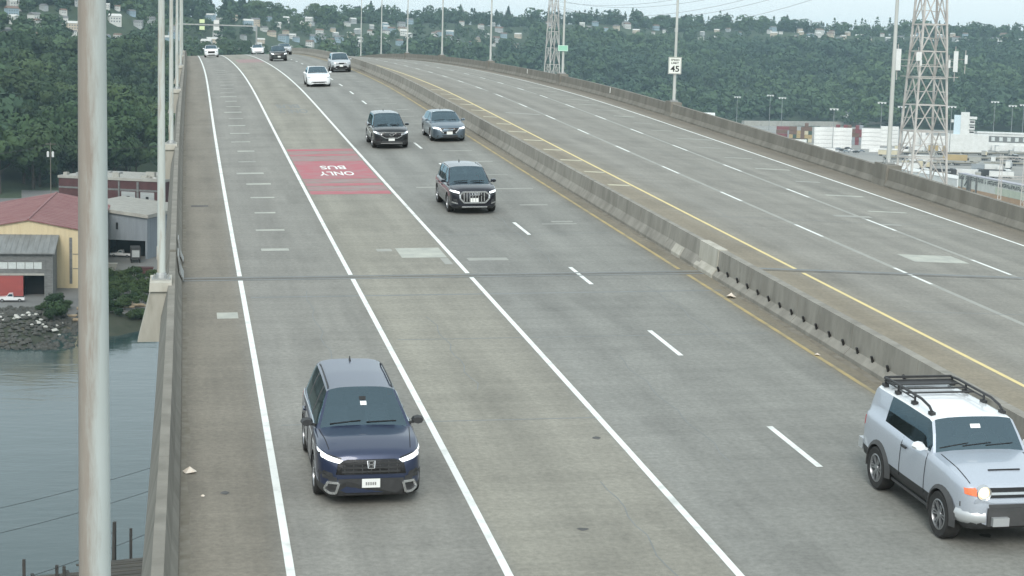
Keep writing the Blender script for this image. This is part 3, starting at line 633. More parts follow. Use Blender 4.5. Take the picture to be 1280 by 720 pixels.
    # mirrors
    for sy in (1,-1):
        b=MB(); mx=cowl-.22; my=sy*(W/2+.06); mz=belt+.06
        n_=8
        prof=[(math.cos(2*math.pi*i/n_)*.115,math.sin(2*math.pi*i/n_)*.075) for i in range(n_)]
        b.prism([Vector((mx-.06,my+a*1.0,mz+c)) for a,c in prof],[Vector((mx+.07,my+a*.8,mz+c*.8)) for a,c in prof])
        b.bar((mx,sy*(W/2-.09),mz-.05),(mx,my-sy*.06,mz-.03),.06,.04)
        b.build('mirror',P.get('mirror',M_CLAD),root,smooth=40)
    if parts:
        nz=spl(zt,X-.2)
        for nm,poly,m,kw in P.get('front',[]):
            patch(nm,poly,m,**kw)
            if kw.get('off',0)>-1 and nm in P.get('mir',()): patch(nm,mirror(poly),m,**kw)
        for nm,poly,m,kw in P.get('side',[]):
            for sy in (1,-1): patch(nm,poly,m,axis='y',sgn=sy,**kw)
        for nm,poly,m,kw in P.get('top',[]):
            patch(nm,poly,m,axis='z',**kw)
        # tail lamps, handles, wipers
        for sy in (1,-1):
            patch('tail_lamp',[(-X+.12,belt*.76),(-X+.27,belt*.80),(-X+.26,belt*.93),(-X+.13,belt*.91)],M_TAIL,axis='y',sgn=sy,off=.012,cuts=2)
            for hx in P.get('handles',()):
                h,_=cast('y',hx,belt-.16,sy)
                if h: 
                    b=MB(); b.bar((hx-.1,h.y+sy*.025,belt-.16),(hx+.1,h.y+sy*.025,belt-.16),.03,.035); b.bar((hx-.09,h.y-sy*.01,belt-.16),(hx-.09,h.y+sy*.03,belt-.16),.02); b.bar((hx+.09,h.y-sy*.01,belt-.16),(hx+.09,h.y+sy*.03,belt-.16),.02); b.build('door_handle',P.get('handle',pm),root)
        for y0,y1 in P.get('wipers',((.05,.58),(-.60,-.05))):
            a,_=cast('z',cowl-.03,y0,1); c,_=cast('z',cowl-.06,y1,1)
            if a and c:
                b=MB(); b.bar(a+Vector((0,0,.02)),c+Vector((0,0,.018)),.014,.012); b.build('wiper',M_BLACK,root)
        if P.get('rails'):
            for sy in (1,-1):
                b=MB(); pts=[]
                for k in range(9):
                    x=rf-.12+(rr+.25-rf+.12)*k/8; h,_=cast('z',x,sy*(W/2-.085-tum*(H-belt)-.06),1)
                    if h: pts.append(h+Vector((0,0,.032 if 0<k<8 else .0)))
                if len(pts)>2: b.path(pts,.015,6); b.build('roof_rail',P['rails'],root)
        if P.get('fin',True):
            h,_=cast('z',rr+.18,0,1)
            if h:
                b=MB(); b.prism([h+Vector((-.07,-.02,-.01)),h+Vector((.09,-.02,-.01)),h+Vector((-.06,-.006,.075)),],[h+Vector((-.07,.02,-.01)),h+Vector((.09,.02,-.01)),h+Vector((-.06,.006,.075))]); b.build('antenna_fin',M_CLAD,root)
        # rear-view mirror and sticker behind the glass edge, number plate
        if P.get('plate'):
            y,z=P['plate']; h,_=cast('x',y,z,1); 
            xx=(h.x if h else X)+.02
            b=MB(); b.box(xx-.03,y-.155,z-.078,xx,y+.155,z+.078); pl=b.build('number_plate',M_PLATE,root)
            if P.get('platemarks'):
                k=MB()
                for i in range(6): k.box(xx+.001,y-.09+i*.032,z-.035,xx+.003,y-.075+i*.032,z+.02)
                k.build('plate_characters',M_CLAD,pl)
        for fn in P.get('extra',()): fn(root,dict(X=X,W=W,H=H,cowl=cowl,rf=rf,rr=rr,tail=tail,belt=belt,hood=hood,axf=axf,axr=axr,r=r,cast=cast,patch=patch,tum=tum))
    return root
sq=lambda a0,z0,a1,z1:[(a0,z0),(a1,z0),(a1,z1),(a0,z1)]
def ringpoly(cx,cz,pts,wd):
    return pts
def outline(root, E, pts, wd, m, nm, off=.02, axis='x'):
    """a raised trim ring following pts on the nose."""
    b=MB(); P3=[]
    for i in range(len(pts)):
        (a,c),(d,e)=pts[i],pts[(i+1)%len(pts)]
        for t in (0,.5):
            h,_=E['cast'](axis,a+(d-a)*t,c+(e-c)*t,1)
            P3.append((h if h else Vector((E['X']-.05,a+(d-a)*t,c+(e-c)*t)))+Vector((off,0,0)))
    for i in range(len(P3)): b.bar(P3[i],P3[(i+1)%len(P3)],wd,wd)
    return b.build(nm,m,root)
def slats(root, E, y0,y1,zs,m,wd=.02,nm='grille_bar',off=.02):
    for z in zs:
        b=MB(); pts=[]
        for k in range(7):
            h,_=E['cast']('x',y0+(y1-y0)*k/6,z,1)
            if h: pts.append(h+Vector((off,0,0)))
        for a,c in zip(pts[:-1],pts[1:]): b.bar(a,c,wd,wd)
        b.build(nm,m,root)
def emblem(nm,y,z,rw,rh,m,ring=True):
    def f(root,E):
        pts=[(y+rw*math.cos(2*math.pi*i/12),z+rh*math.sin(2*math.pi*i/12)) for i in range(12)]
        outline(root,E,pts,.018,m,nm,off=.035)
    return f
def seams(root,E,lines,axis='y'):
    pass

# --- blue SUV close to the camera
P_BLUE=paint('deep_blue_metallic_paint',(.026,.038,.080),metal=.40,rough=.32)
def crv_extra(root,E):
    X=E['X']
    # honeycomb-like grille texture bars
    slats(root,E,-.50,.50,(.65,.72,.79),M_CLAD,.028,'grille_bar',.03)
    for y in np.arange(-.45,.5,.15):
        b=MB(); a,_=E['cast']('x',y,.62,1); c,_=E['cast']('x',y+.0,.82,1)
        if a and c: b.bar(a+Vector((.024,0,0)),c+Vector((.024,0,0)),.02,.02); b.build('grille_bar',M_CLAD,root)
    # maker's badge: rounded frame with an upright H form
    f=[(-.065,.83),(.065,.83),(.052,.71),(-.052,.71)]; outline(root,E,f,.015,M_CHROME,'badge',off=.045)
    b=MB(); h,_=E['cast']('x',0,.77,1); bx=h.x+.045
    b.bar((bx,-.035,.815),(bx,-.028,.725),.014); b.bar((bx,.035,.815),(bx,.028,.725),.014); b.bar((bx,-.03,.77),(bx,.03,.77),.014); b.build('badge',M_CHROME,root)
    for sy in (1,-1):
        pts=[(sy*.55,.46),(sy*.74,.46),(sy*.78,.33),(sy*.70,.27),(sy*.60,.27)]
        outline(root,E,pts,.042,M_CHROME,'fog_lamp_surround',off=.03)
    # windscreen sticker and mirror
    for y,z0,w_,h_,m,nm in ((.02,E['H']-.20,.11,.055,M_STICK,'windscreen_sticker'),(.01,E['H']-.13,.12,.05,M_BLACK,'interior_mirror')):
        h,nr=E['cast']('x',y,z0,1)
        if h: E['patch'](nm,sq(y-w_/2,z0-h_/2,y+w_/2,z0+h_/2),m,off=.006,cuts=1,thick=.002)
    # bonnet creases and shut lines
    for sy in (1,-1):
        b=MB(); pts=[]
        for k in range(10):
            x=E['cowl']+.05+(X-.32-E['cowl'])*k/9; h,_=E['cast']('z',x,sy*(.80-.10*k/9),1)
            if h: pts.append(h+Vector((0,0,.002)))
        for a,c in zip(pts[:-1],pts[1:]): b.bar(a,c,.012,.008)
        b.build('bonnet_gap',M_SEAM,root)
        for x in (E['cowl']-.05,E['cowl']-1.0,E['cowl']-1.95):
            b=MB(); pts=[]
            for k in range(8):
                h,_=E['cast']('y',x-.0,.34+(E['belt']-.36)*k/7,sy)
                if h: pts.append(h+Vector((0,sy*.002,0)))
            for a,c in zip(pts[:-1],pts[1:]): b.bar(a,c,.012,.008)
            b.build('door_gap',M_SEAM,root)
        b=MB(); pts=[]                                   # bright strip under the side windows
        for k in range(16):
            x=E['cowl']-.15-(E['cowl']-.15-E['tail']-.35)*k/15; h,_=E['cast']('y',x,E['belt']-.015,sy)
            if h: pts.append(h+Vector((0,sy*.006,0)))
        for a,c in zip(pts[:-1],pts[1:]): b.bar(a,c,.016,.014)
        b.build('window_trim',M_CHROME,root)
CRV=dict(L=4.70,W=1.866,H=1.63,wb=2.70,fo=.93,r=.36,cowl=1.30,rf=1.90,rr=4.25,tail=4.66,belt=1.07,hood=.975,nose=.70,gc=.17,tumble=.37,paint=P_BLUE,cladrow=2,rail=None,rails=M_CLAD,arch=1.14,
  pillars=((-.12,.02),(-1.13,-1.0)),sg=(-1.85,.98),mirror=M_CLAD,handles=(-.05,-1.0),plate=(0,.44),platemarks=True,
  mir=('headlamp','daytime_lamp','bumper_duct','bumper_corner'),
  front=[('grille',[(-.60,.60),(.60,.60),(.56,.80),(.40,.845),(-.40,.845),(-.56,.80)],M_GRILLE,dict(off=.022,cuts=3)),
         ('lower_intake',[(-.56,.22),(.56,.22),(.56,.52),(-.56,.52)],M_CLAD,dict(off=.018,cuts=3)),('bumper_corner',[(.57,.24),(.86,.26),(.88,.62),(.58,.54)],M_CLAD,dict(off=.018,cuts=3)),  # dark plastic bumper, its black also standing in for shade under the nose
         ('headlamp',[(.52,.80),(.90,.86),(.92,.94),(.80,.95),(.50,.87)],M_GRILLE,dict(off=.010)),
         ('daytime_lamp',[(.48,.835),(.54,.79),(.93,.885),(.93,.955),(.84,.95)],M_LAMP,dict(off=.03)),
         ('bumper_duct',[(.62,.50),(.82,.52),(.84,.66),(.66,.62)],M_CLAD,dict(off=.008))],
  extra=(crv_extra,))
car('parked_car' if False else 'suv','dark blue SUV with lit white headlamps, nearest in the left lanes','suv',27.9,2.86,CRV)

# --- pale blue off-roader with white roof and rack
P_ICE=paint('pale_silver_blue_paint',(.47,.51,.57),metal=.45,rough=.38)
P_WROOF=paint('white_roof_paint',(.80,.82,.83),metal=0,rough=.35)
M_SILV=mat('silver_bumper_paint',(.55,.57,.58),rough=.4,metal=.5,coat=.4)
M_FLARE=mat('grey_black_flare_plastic',(.055,.057,.058),(.07,.07,.07),scale=8,rough=.65)
def fj_extra(root,E):
    X,W,H=E['X'],E['W'],E['H']
    # roof rack: two rails on feet with a front hoop and cross bars, panels at the back
    zt=H+.02
    for sy in (1,-1):
        b=MB(); y=sy*(W/2-.30); x0=E['rf']-.22; x1=E['rr']+.12
        pts=[(x0,y,zt+.03),(x0-.12,y,zt+.10),(x0-.45,y,zt+.15),(x1+.3,y,zt+.15),(x1,y,zt+.13)]
        b.path(pts,.024,8); b.path([(x0-.75,y,zt+.08),(x1,y,zt+.08)],.014,6)
        for x in (x0,x0-.72,x0-1.45,x1+.05):
            b.box(x-.06,y-.045,zt-.02,x+.06,y+.045,zt+.035); b.bar((x,y,zt+.03),(x-.0 if x<x0 else x,y,zt+.13 if x<x0 else zt+.04),.03)
        b.build('roof_rack_rail',M_CLAD,root,smooth=40)
    b=MB(); yy=W/2-.30
    for x in np.linspace(E['rf']-1.35,E['rr']+.14,4): b.bar((x,-yy,zt+.08),(x,yy,zt+.08),.045,.025)
    b.build('roof_rack_crossbar',M_CLAD,root)
    b=MB(); x=E['rr']+.12; b.bar((x,-yy,zt+.14),(x,yy,zt+.14),.04); b.box(x,-yy,zt+.06,x+.30,yy,zt+.08); b.build('roof_rack_rear_hoop',M_CLAD,root)
    # flares
    for ax in (E['axf'],E['axr']):
        for sy in (1,-1):
            b=MB(); n=14; r0=E['r']*1.10; r1=E['r']*1.34
            ins=[];outs=[]
            for k in range(n+1):
                a=math.pi*(-.04+1.08*k/n); 
                ins.append((ax+r0*math.cos(a),E['r']+r0*math.sin(a))); outs.append((ax+r1*math.cos(a)*1.05,E['r']+.01+r1*math.sin(a)*.96))
            y0=sy*(W/2-.06); y1=sy*(W/2+.035); y2=sy*(W/2-.02)
            for k in range(n):
                (a,c),(d,e)=ins[k],ins[k+1]; (f,g),(h,i_)=outs[k],outs[k+1]
                b.add([(a,y1,c),(d,y1,e),(h,y2,i_),(f,y2,g),(a,y0,c),(d,y0,e)],[(0,1,2,3),(0,4,5,1)])
            b.build('wheel_flare',M_FLARE,root,smooth=50)
    # side step
    for sy in (1,-1):
        b=MB(); b.box(E['axr']+.52,sy*(W/2-.16)-.06,.33,E['axf']-.52,sy*(W/2-.03)+.03,.38); b.build('side_step',M_FLARE,root)
    # silver bumper corners and guard
    for sy in (1,-1):
        b=MB(); P3=[(X+.04,sy*.53),(X+.01,sy*.66),(X-.06,sy*.79),(X-.16,sy*.88),(X-.28,sy*.92)]
        prof=[(-.10,.44),(-.02,.46),(.02,.53),(.02,.61),(-.02,.69),(-.10,.71)]; vs=[]; fs=[]
        for k_,(a,c) in enumerate(P3):
            nx,ny=((1,0),(.93,.36),(.75,.66),(.5,.87),(.2,.98))[k_]
            vs += [Vector((a+dx*nx-.03,c+sy*dx*ny,z)) for dx,z in prof]
        np_=len(prof)
        for k_ in range(len(P3)-1): fs += [(k_*np_+q,k_*np_+q+1,(k_+1)*np_+q+1,(k_+1)*np_+q) for q in range(np_-1)]
        fs += [tuple(range(np_)),tuple(range((len(P3)-1)*np_,len(P3)*np_))]
        b.add(vs,fs); b.build('bumper_end',M_SILV,root,smooth=50)
        b=MB(); b.box(X+.02,sy*.30-.14,.46,X+.12,sy*.30+.14,.60); b.build('bumper_guard',M_SILV,root)
        # round lamp + corner lens
        b=MB(); MX=Matrix.Translation((X-.06,sy*.56,.98))@Matrix.Rotation(R(90),4,'Y'); b.lathe([(0,.075),(.04,.07),(.075,.05),(.09,.02)],18,MX); hl=b.build('headlamp',M_LAMPW,root,smooth=50); b=MB(); b.lathe([(.092,.03),(.118,.05),(.128,.03),(.13,-.05)],18,MX); b.build('lamp_bezel',M_CHROME,hl,smooth=50)
    b=MB(); b.box(X-.12,-.50,.44,X+.04,.50,.74); b.build('bumper_centre',M_FLARE,root)
    E['patch']('wiper_scoop',sq(-.35,1.0,.35,1.03),M_SEAM,off=.01) if False else None
    b=MB(); a,_=E['cast']('z',X-.52,-.28,1); c,_=E['cast']('z',X-.52,.28,1)
    if a and c: b.bar(a+Vector((0,0,.01)),c+Vector((0,0,.01)),.03,.015); b.build('bonnet_scoop_slot',M_SEAM,root)
    for sy in (1,-1):
        b=MB(); pts=[]
        for k in range(8):
            x=E['cowl']+.10+(X-.30-E['cowl'])*k/7; h,_=E['cast']('z',x,sy*.74,1)
            if h: pts.append(h+Vector((0,0,.002)))
        for a,c in zip(pts[:-1],pts[1:]): b.bar(a,c,.014,.008)
        b.build('bonnet_gap',M_SEAM,root)
        for x in (E['cowl']-.08,E['cowl']-1.12):
            b=MB(); pts=[]
            for k in range(8):
                h,_=E['cast']('y',x,.55+(E['belt']-.58)*k/7,sy)
                if h: pts.append(h+Vector((0,sy*.002,0)))
            for a,c in zip(pts[:-1],pts[1:]): b.bar(a,c,.012,.008)
            b.build('door_gap',M_SEAM,root)
    h,_=E['cast']('x',.0,E['H']-.13,1)
    if h: E['patch']('windscreen_sticker',sq(-.09,E['H']-.15,.09,E['H']-.09),M_STICK,off=.006,cuts=1,thick=.002)
    # spare wheel on the tailgate
    ty,rm,dc=wheel_meshes(.39,.26,M_RIM,6)
    sp=link('spare_wheel',ty,root,M=Matrix.Translation((-X-.10,0,1.0))@Matrix.Rotation(R(90),4,'Z')); link('rim',rm,sp)
    b=MB(); b.box(-X-.08,-W/2+.1,.48,-X+.12,W/2-.1,.68); b.build('rear_bumper',M_SILV,root)
FJ=dict(L=4.55,W=1.90,H=1.78,wb=2.69,fo=.80,r=.395,tw=.27,cowl=1.42,rf=1.78,rr=4.20,tail=4.50,belt=1.27,hood=1.13,nose=.66,gc=.34,tumble=.22,round=.4,paint=P_ICE,roof=P_WROOF,cladrow=2,arch=1.12,inset=-.03,
  glass=M_GLASSG,sglass=M_PRIV,pillars=((-.33,-.24),),sg=(-1.22,.74),blackpillar=False,mirror=P_WROOF,handles=(-.12,),handle=M_CLAD,plate=(-.0,.62),rrz=.96,fin=False,deck=1.28,rear=1.0,hoodbulge=.02,
  wipers=((.12,.62),(-.30,.22),(-.72,-.2)),spokes=6,mir=('corner_lamp',),
  front=[('grille',[(-.66,.90),(.66,.90),(.66,1.06),(-.66,1.06)],M_GRILLE,dict(off=.012)),
         ('grille_bar',[(-.44,.955),(.44,.955),(.44,.995),(-.44,.995)],M_CHROME,dict(off=.03)),
         ('corner_lamp',[(.67,.93),(.84,.95),(.84,1.04),(.69,1.06)],M_AMBER,dict(off=.02)),
         ('bumper_top',[(-.88,.72),(.88,.72),(.88,.80),(-.88,.80)],M_FLARE,dict(off=.02)),
         ('grille_surround',[(-.72,.82),(.72,.82),(.70,.89),(-.70,.89)],P_ICE,dict(off=.02))],
  extra=(fj_extra,))
car('off_roader','pale silver blue off-roader with white roof and black roof rack at the right edge','suv',24.6,13.05,FJ)

# --- the dark SUV with the big outlined grille
P_NAVY=paint('black_navy_paint',(.011,.013,.021),metal=.3,rough=.24)
def q3_extra(root,E):
    outline(root,E,[(-.42,.86),(.42,.86),(.56,.76),(.55,.62),(.40,.46),(-.40,.46),(-.55,.62),(-.56,.76)],.055,M_CHROME,'grille_frame',off=.03)
    for y in np.arange(-.40,.41,.11):
        a,_=E['cast']('x',y,.50,1); c,_=E['cast']('x',y,.83,1); b=MB()
        if a and c: b.bar(a+Vector((.022,0,0)),c+Vector((.022,0,0)),.022); b.build('grille_bar',M_STEEL,root)
    for y in (-.135,-.045,.045,.135): emblem('badge_ring',y,.78,.055,.055,M_CHROME)(root,E)
    slats(root,E,-.48,.48,(.30,),M_CHROME,.045,'skid_trim',.03)
Q3=dict(L=4.48,W=1.85,H=1.56,wb=2.68,fo=.90,r=.355,cowl=1.28,rf=2.05,rr=4.0,tail=4.42,belt=1.04,hood=.97,nose=.74,gc=.20,tumble=.28,paint=P_NAVY,cladrow=1,rails=M_CHROME,pillars=((-.10,.03),(-1.05,-.93)),sg=(-1.7,.86),mirror=P_NAVY,handles=(-.1,-1.0),plate=(0,.55),
  mir=('headlamp','daytime_lamp','bumper_duct','duct_blade'),
  front=[('grille',[(-.42,.86),(-.56,.76),(-.55,.62),(-.40,.46),(.40,.46),(.55,.62),(.56,.76),(.42,.86)],M_GRILLE,dict(off=.012)),
   ('headlamp',[(.58,.74),(.88,.80),(.90,.90),(.74,.91),(.56,.85)],M_GRILLE,dict(off=.010)),('daytime_lamp',[(.58,.80),(.88,.85),(.89,.905),(.74,.91),(.57,.86)],M_LAMP,dict(off=.025)),
   ('bumper_duct',[(.62,.40),(.84,.42),(.84,.60),(.66,.58)],M_CLAD,dict(off=.010)),('duct_blade',[(.62,.40),(.84,.44),(.84,.49),(.64,.445)],M_CHROME,dict(off=.03))],extra=(q3_extra,))
car('suv','black navy SUV with a large bright outlined grille, mid distance','suv',62.6,10.45,Q3)

P_GRAPH=paint('graphite_grey_paint',(.012,.0155,.018),metal=.3,rough=.24)
def cx_extra(root,E):
    outline(root,E,[(-.62,.84),(-.50,.66),(-.30,.56),(.30,.56),(.50,.66),(.62,.84)][::1],.03,M_CHROME,'grille_frame',off=.03)
    emblem('badge',0,.74,.10,.07,M_CHROME)(root,E); slats(root,E,-.55,.55,(.30,),M_STEEL,.03,'skid_trim',.02)
CX=dict(L=4.57,W=1.845,H=1.62,wb=2.70,fo=.95,r=.36,cowl=1.32,rf=2.1,rr=4.05,tail=4.5,belt=1.06,hood=.98,nose=.74,gc=.20,tumble=.28,paint=P_GRAPH,cladrow=2,pillars=((-.14,-.02),(-1.1,-.98)),sg=(-1.75,.86),mirror=P_GRAPH,handles=(-.1,-1.0),plate=(0,.50),
  mir=('headlamp','daytime_lamp'),
  front=[('grille',[(-.56,.82),(-.48,.66),(-.30,.57),(.30,.57),(.48,.66),(.56,.82),(.45,.86),(-.45,.86)],M_GRILLE,dict(off=.012)),
   ('lower_intake',[(-.55,.30),(.55,.30),(.50,.42),(-.50,.42)],M_CLAD,dict(off=.01)),
   ('headlamp',[(.50,.70),(.86,.80),(.90,.89),(.76,.90),(.50,.78)],M_LAMPD,dict(off=.014)),('daytime_lamp',[(.72,.79),(.87,.82),(.89,.88),(.78,.89)],M_LAMP,dict(off=.03))],extra=(cx_extra,))
car('suv','dark grey SUV with a wide black grille beside the blue grey sedan','suv',85.7,10.03,CX)

P_SLATE=paint('slate_blue_grey_paint',(.125,.165,.20),metal=.5,rough=.33)
def alt_extra(root,E):
    for sy in (1,-1):
        b=MB(); pts=[]
        for (y,z) in ((.52,.70),(.42,.58),(.33,.47)):
            h,_=E['cast']('x',sy*y,z,1)
            if h: pts.append(h+Vector((.03,0,0)))
        b.path(pts,.035,6); b.build('grille_chevron',M_CHROME,root)
    emblem('badge',0,.66,.07,.05,M_CHROME)(root,E)
ALT=dict(L=4.90,W=1.85,H=1.405,wb=2.82,fo=.98,r=.335,cowl=1.45,rf=2.25,rr=3.75,tail=4.45,belt=.97,hood=.84,nose=.72,gc=.16,tumble=.36,paint=P_SLATE,cladrow=0,pillars=((-.15,-.05),),sg=(-1.45,.75),mirror=P_SLATE,handles=(-.15,-1.05),plate=(0,.48),deck=.99,rear=.85,
  mir=('headlamp',),
  front=[('grille',[(-.52,.74),(-.36,.44),(.36,.44),(.52,.74)],M_GRILLE,dict(off=.012)),('lower_intake',[(-.70,.24),(.70,.24),(.62,.36),(-.62,.36)],M_CLAD,dict(off=.010)),
   ('headlamp',[(.50,.68),(.84,.70),(.90,.78),(.72,.79),(.52,.74)],M_LAMP,dict(off=.02))],extra=(alt_extra,))
car('sedan','blue grey sedan with bright grille chevrons beside the median barrier','car',88.8,13.46,ALT)

P_WHITE=paint('white_car_paint',(.80,.82,.83),metal=0,rough=.3)
T3=dict(L=4.70,W=1.86,H=1.42,wb=2.87,fo=.86,r=.345,cowl=1.30,rf=2.15,rr=3.4,tail=4.35,belt=.98,hood=.80,nose=.74,gc=.15,tumble=.36,paint=P_WHITE,cladrow=0,pillars=((-.1,0),),sg=(-1.4,.85),mirror=P_WHITE,handles=(),deck=1.0,rear=.85,rim=M_RIMD,
  mir=('headlamp',),front=[('lower_intake',[(-.62,.30),(.62,.30),(.55,.40),(-.55,.40)],M_CLAD,dict(off=.010)),('headlamp',[(.58,.66),(.80,.68),(.90,.76),(.80,.78),(.62,.72)],M_LAMPD,dict(off=.014))])
car('car','plain white grille-less hatchback just left of the silver SUV','car',132.2,9.75,T3)

P_SILVER=paint('silver_car_paint',(.55,.57,.58),metal=.6,rough=.32)
RV=dict(L=4.60,W=1.855,H=1.65,wb=2.69,fo=.95,r=.36,cowl=1.28,rf=2.05,rr=4.1,tail=4.52,belt=1.08,hood=1.0,nose=.80,gc=.21,tumble=.27,paint=P_SILVER,cladrow=2,pillars=((-.1,0),(-1.1,-.98)),sg=(-1.75,.88),mirror=P_SILVER,handles=(-.1,-1.0),plate=(0,.58),
  mir=('headlamp','bumper_duct'),front=[('grille',[(-.50,.72),(.50,.72),(.42,.86),(-.42,.86)],M_GRILLE,dict(off=.012)),('lower_intake',[(-.62,.32),(.62,.32),(.45,.60),(-.45,.60)],M_GRILLE,dict(off=.012)),
  ('headlamp',[(.52,.78),(.86,.82),(.90,.90),(.78,.91),(.52,.86)],M_LAMPD,dict(off=.014)),('bumper_duct',[(.66,.42),(.86,.44),(.84,.66),(.70,.62)],M_CLAD,dict(off=.010))])
car('suv','silver SUV with black grille and black lower bumper near the median barrier','suv',155.5,13.45,RV)

def simple(P,**kw):
    q=dict(P); q.update(kw); q['front']=[f for f in q['front'] if f[0] in ('grille','headlamp','lower_intake','daytime_lamp')]; q['extra']=(); return q
P_DGREY=paint('dark_green_grey_paint',(.035,.042,.042),metal=.4,rough=.35)
car('suv','distant dark SUV nearing the crest, with a silver car behind it','suv',193.5,9.85,simple(CX,paint=P_DGREY,mirror=P_DGREY,front=CX['front'][:1]+[('headlamp',[(.55,.72),(.86,.80),(.90,.90),(.60,.84)],M_LAMP,dict(off=.02))]))
car('car','distant white car with black mouth-like grille in the leftmost lane at the crest','car',229,2.9,simple(RV,paint=P_WHITE,mirror=P_WHITE,H=1.55,cladrow=0,front=[('grille',[(-.42,.52),(.42,.52),(.46,.80),(-.46,.80)],M_GRILLE,dict(off=.012)),('lower_intake',[(-.80,.28),(.80,.28),(.7,.36),(-.7,.36)],M_CLAD,dict(off=.01)),('headlamp',[(.56,.72),(.86,.76),(.90,.84),(.60,.82)],M_LAMPD,dict(off=.014))],plate=None))
car('sedan','low white sedan half hidden by the crest left of the distant dark SUV','car',266,10.4,simple(T3))
car('car','distant silver car hidden in part behind the dark SUV at the crest','car',236,12.9,simple(RV,H=1.5,rails=None))
# ------------------------------------------------------------------ water, ground, hills
WZ, GZ = -46.0, -43.0
def water_mat():
    m=bpy.data.materials.new('river_water'); m.use_nodes=True; n=m.node_tree; N=n.nodes; Lk=n.links.new; b=N['Principled BSDF']
    b.inputs['Base Color'].default_value=(.034,.066,.066,1); b.inputs['Roughness'].default_value=.10; b.inputs['IOR'].default_value=1.33; b.inputs['Specular IOR Level'].default_value=.42
    tc=N.new('ShaderNodeTexCoord'); prev=None
    for sc,stx,sty,st,dist in ((.05,1,2.6,.14,.7),(.35,1,1.8,.15,.2),(1.6,1,1.4,.10,.05)):
        mp=N.new('ShaderNodeMapping'); mp.inputs['Scale'].default_value=(stx,sty,1); mp.inputs['Rotation'].default_value=(0,0,R(18)); Lk(tc.outputs['Object'],mp.inputs[0])
        t=N.new('ShaderNodeTexNoise'); t.inputs['Scale'].default_value=sc; t.inputs['Detail'].default_value=4; Lk(mp.outputs[0],t.inputs['Vector'])
        bp=N.new('ShaderNodeBump'); bp.inputs['Strength'].default_value=st; bp.inputs['Distance'].default_value=dist; Lk(t.outputs[0],bp.inputs['Height'])
        if prev: Lk(prev,bp.inputs['Normal'])
        prev=bp.outputs[0]
    Lk(prev,b.inputs['Normal']); return m
b=MB(); b.add([(-3200,-400,WZ),(3600,-400,WZ),(3600,5200,WZ),(-3200,5200,WZ)],[(0,1,2,3)]); tag(b.build('river_water',water_mat()),kind='structure')
def az_px(px): return math.atan2((_fw+_r2*((px-640)/F_PX)).x,(_fw+_r2*((px-640)/F_PX)).y)
_PX=np.array([-700,-300,0,130,300,400,500,640,700,900,960,1280,1700,2100])
_AZ=np.array([az_px(p) for p in _PX])
_FOOT=np.array([600,610,640,690,900,1060,1250,1420,1500,1590,1620,1650,1660,1660])
_RDG=np.array([1300,1320,1340,1420,1800,2000,2120,2300,2340,2500,2520,2600,2650,2650])
_ZR=np.array([44,44,43,42,44,47,52,58,60,61,61,63,64,64])
def vnoise(x,y,seed=0):
    """smooth value noise on arrays"""
    xi=np.floor(x).astype(int); yi=np.floor(y).astype(int); xf=x-xi; yf=y-yi
    h=lambda a,b:(np.sin(a*127.1+b*311.7+seed*74.7)*43758.5453)%1
    u=xf*xf*(3-2*xf); v=yf*yf*(3-2*yf)
    return (h(xi,yi)*(1-u)+h(xi+1,yi)*u)*(1-v)+(h(xi,yi+1)*(1-u)+h(xi+1,yi+1)*u)*v
def ground_z(x,y):
    x=np.asarray(x,float); y=np.asarray(y,float); r=np.hypot(x,y); az=np.arctan2(x,y)
    ft=np.interp(az,_AZ,_FOOT); rd=np.interp(az,_AZ,_RDG); zr=np.interp(az,_AZ,_ZR)
    t=np.clip((r-ft)/(rd-ft),0,1); k=np.power(t,1.3)
    z=GZ+(zr-GZ)*k
    z=z+(vnoise(x/130,y/130)-.5)*16*np.clip(t*4,0,1)*np.clip((1.15-t)*4,0,1)
    z=z-np.clip(r-rd-150,0,None)*.035
    sh=330+7*np.sin(az*60)+5*np.sin(az*143+1)+ np.interp(az,[az_px(0),az_px(100),az_px(190),az_px(260)],[-2,2,14,16])
    bank=np.clip((r-sh)/17,-.6,1)
    return np.where(r<sh+17, WZ-.05+(GZ-WZ+.05)*bank, z)
M_GROUND=mat('yard_asphalt_and_gravel',(.20,.20,.19),(.14,.14,.135),scale=.05,rough=.9,detail=8,c2=(.20,.195,.17),c2scale=.02,c2lo=.55,c2hi=.7)
M_YARD=mat('pale_concrete_yard',(.34,.33,.30),(.24,.235,.22),scale=.03,rough=.9,detail=8,stretch=(.3,1,1))
M_FLOOR=mat('forest_floor',(.030,.052,.026),(.05,.075,.032),scale=.03,rough=1,detail=6)
M_BANK=mat('earth_bank',(.055,.06,.04),(.035,.045,.028),scale=.3,rough=1,bump=.5,c2=(.15,.12,.08),c2scale=.09,c2lo=.58,c2hi=.68)
rs=np.concatenate([np.arange(318,352,3.),np.array([356,365,380,400,430,470,520,580]),np.arange(620,2800,35.),np.array([2900,3100,3400,3900,4600])])
azs=np.linspace(az_px(-650),az_px(2050),150)
GA,GR=np.meshgrid(azs,rs); gx=GR*np.sin(GA); gy=GR*np.cos(GA); gz=ground_z(gx,gy)
V=np.stack([gx,gy,gz],-1).reshape(-1,3); na=len(azs)
Q=[];MI=[]
for i in range(len(rs)-1):
    for j in range(na-1):
        Q.append((i*na+j,i*na+j+1,(i+1)*na+j+1,(i+1)*na+j))
        ft=np.interp(azs[j],_AZ,_FOOT); MI.append(2 if rs[i]<350 else ((3 if azs[j]>az_px(450) else 0) if rs[i]<ft-25 else 1))
go=link('ground',fast_mesh('ground',V,Q,[M_GROUND,M_FLOOR,M_BANK,M_YARD],MI)); go['kind']='structure'; go.data.shade_smooth()
def G(px,py,z=None):
    p=at(px,py,GZ); return p
def gz1(x,y): return float(ground_z(np.array([x]),np.array([y]))[0])
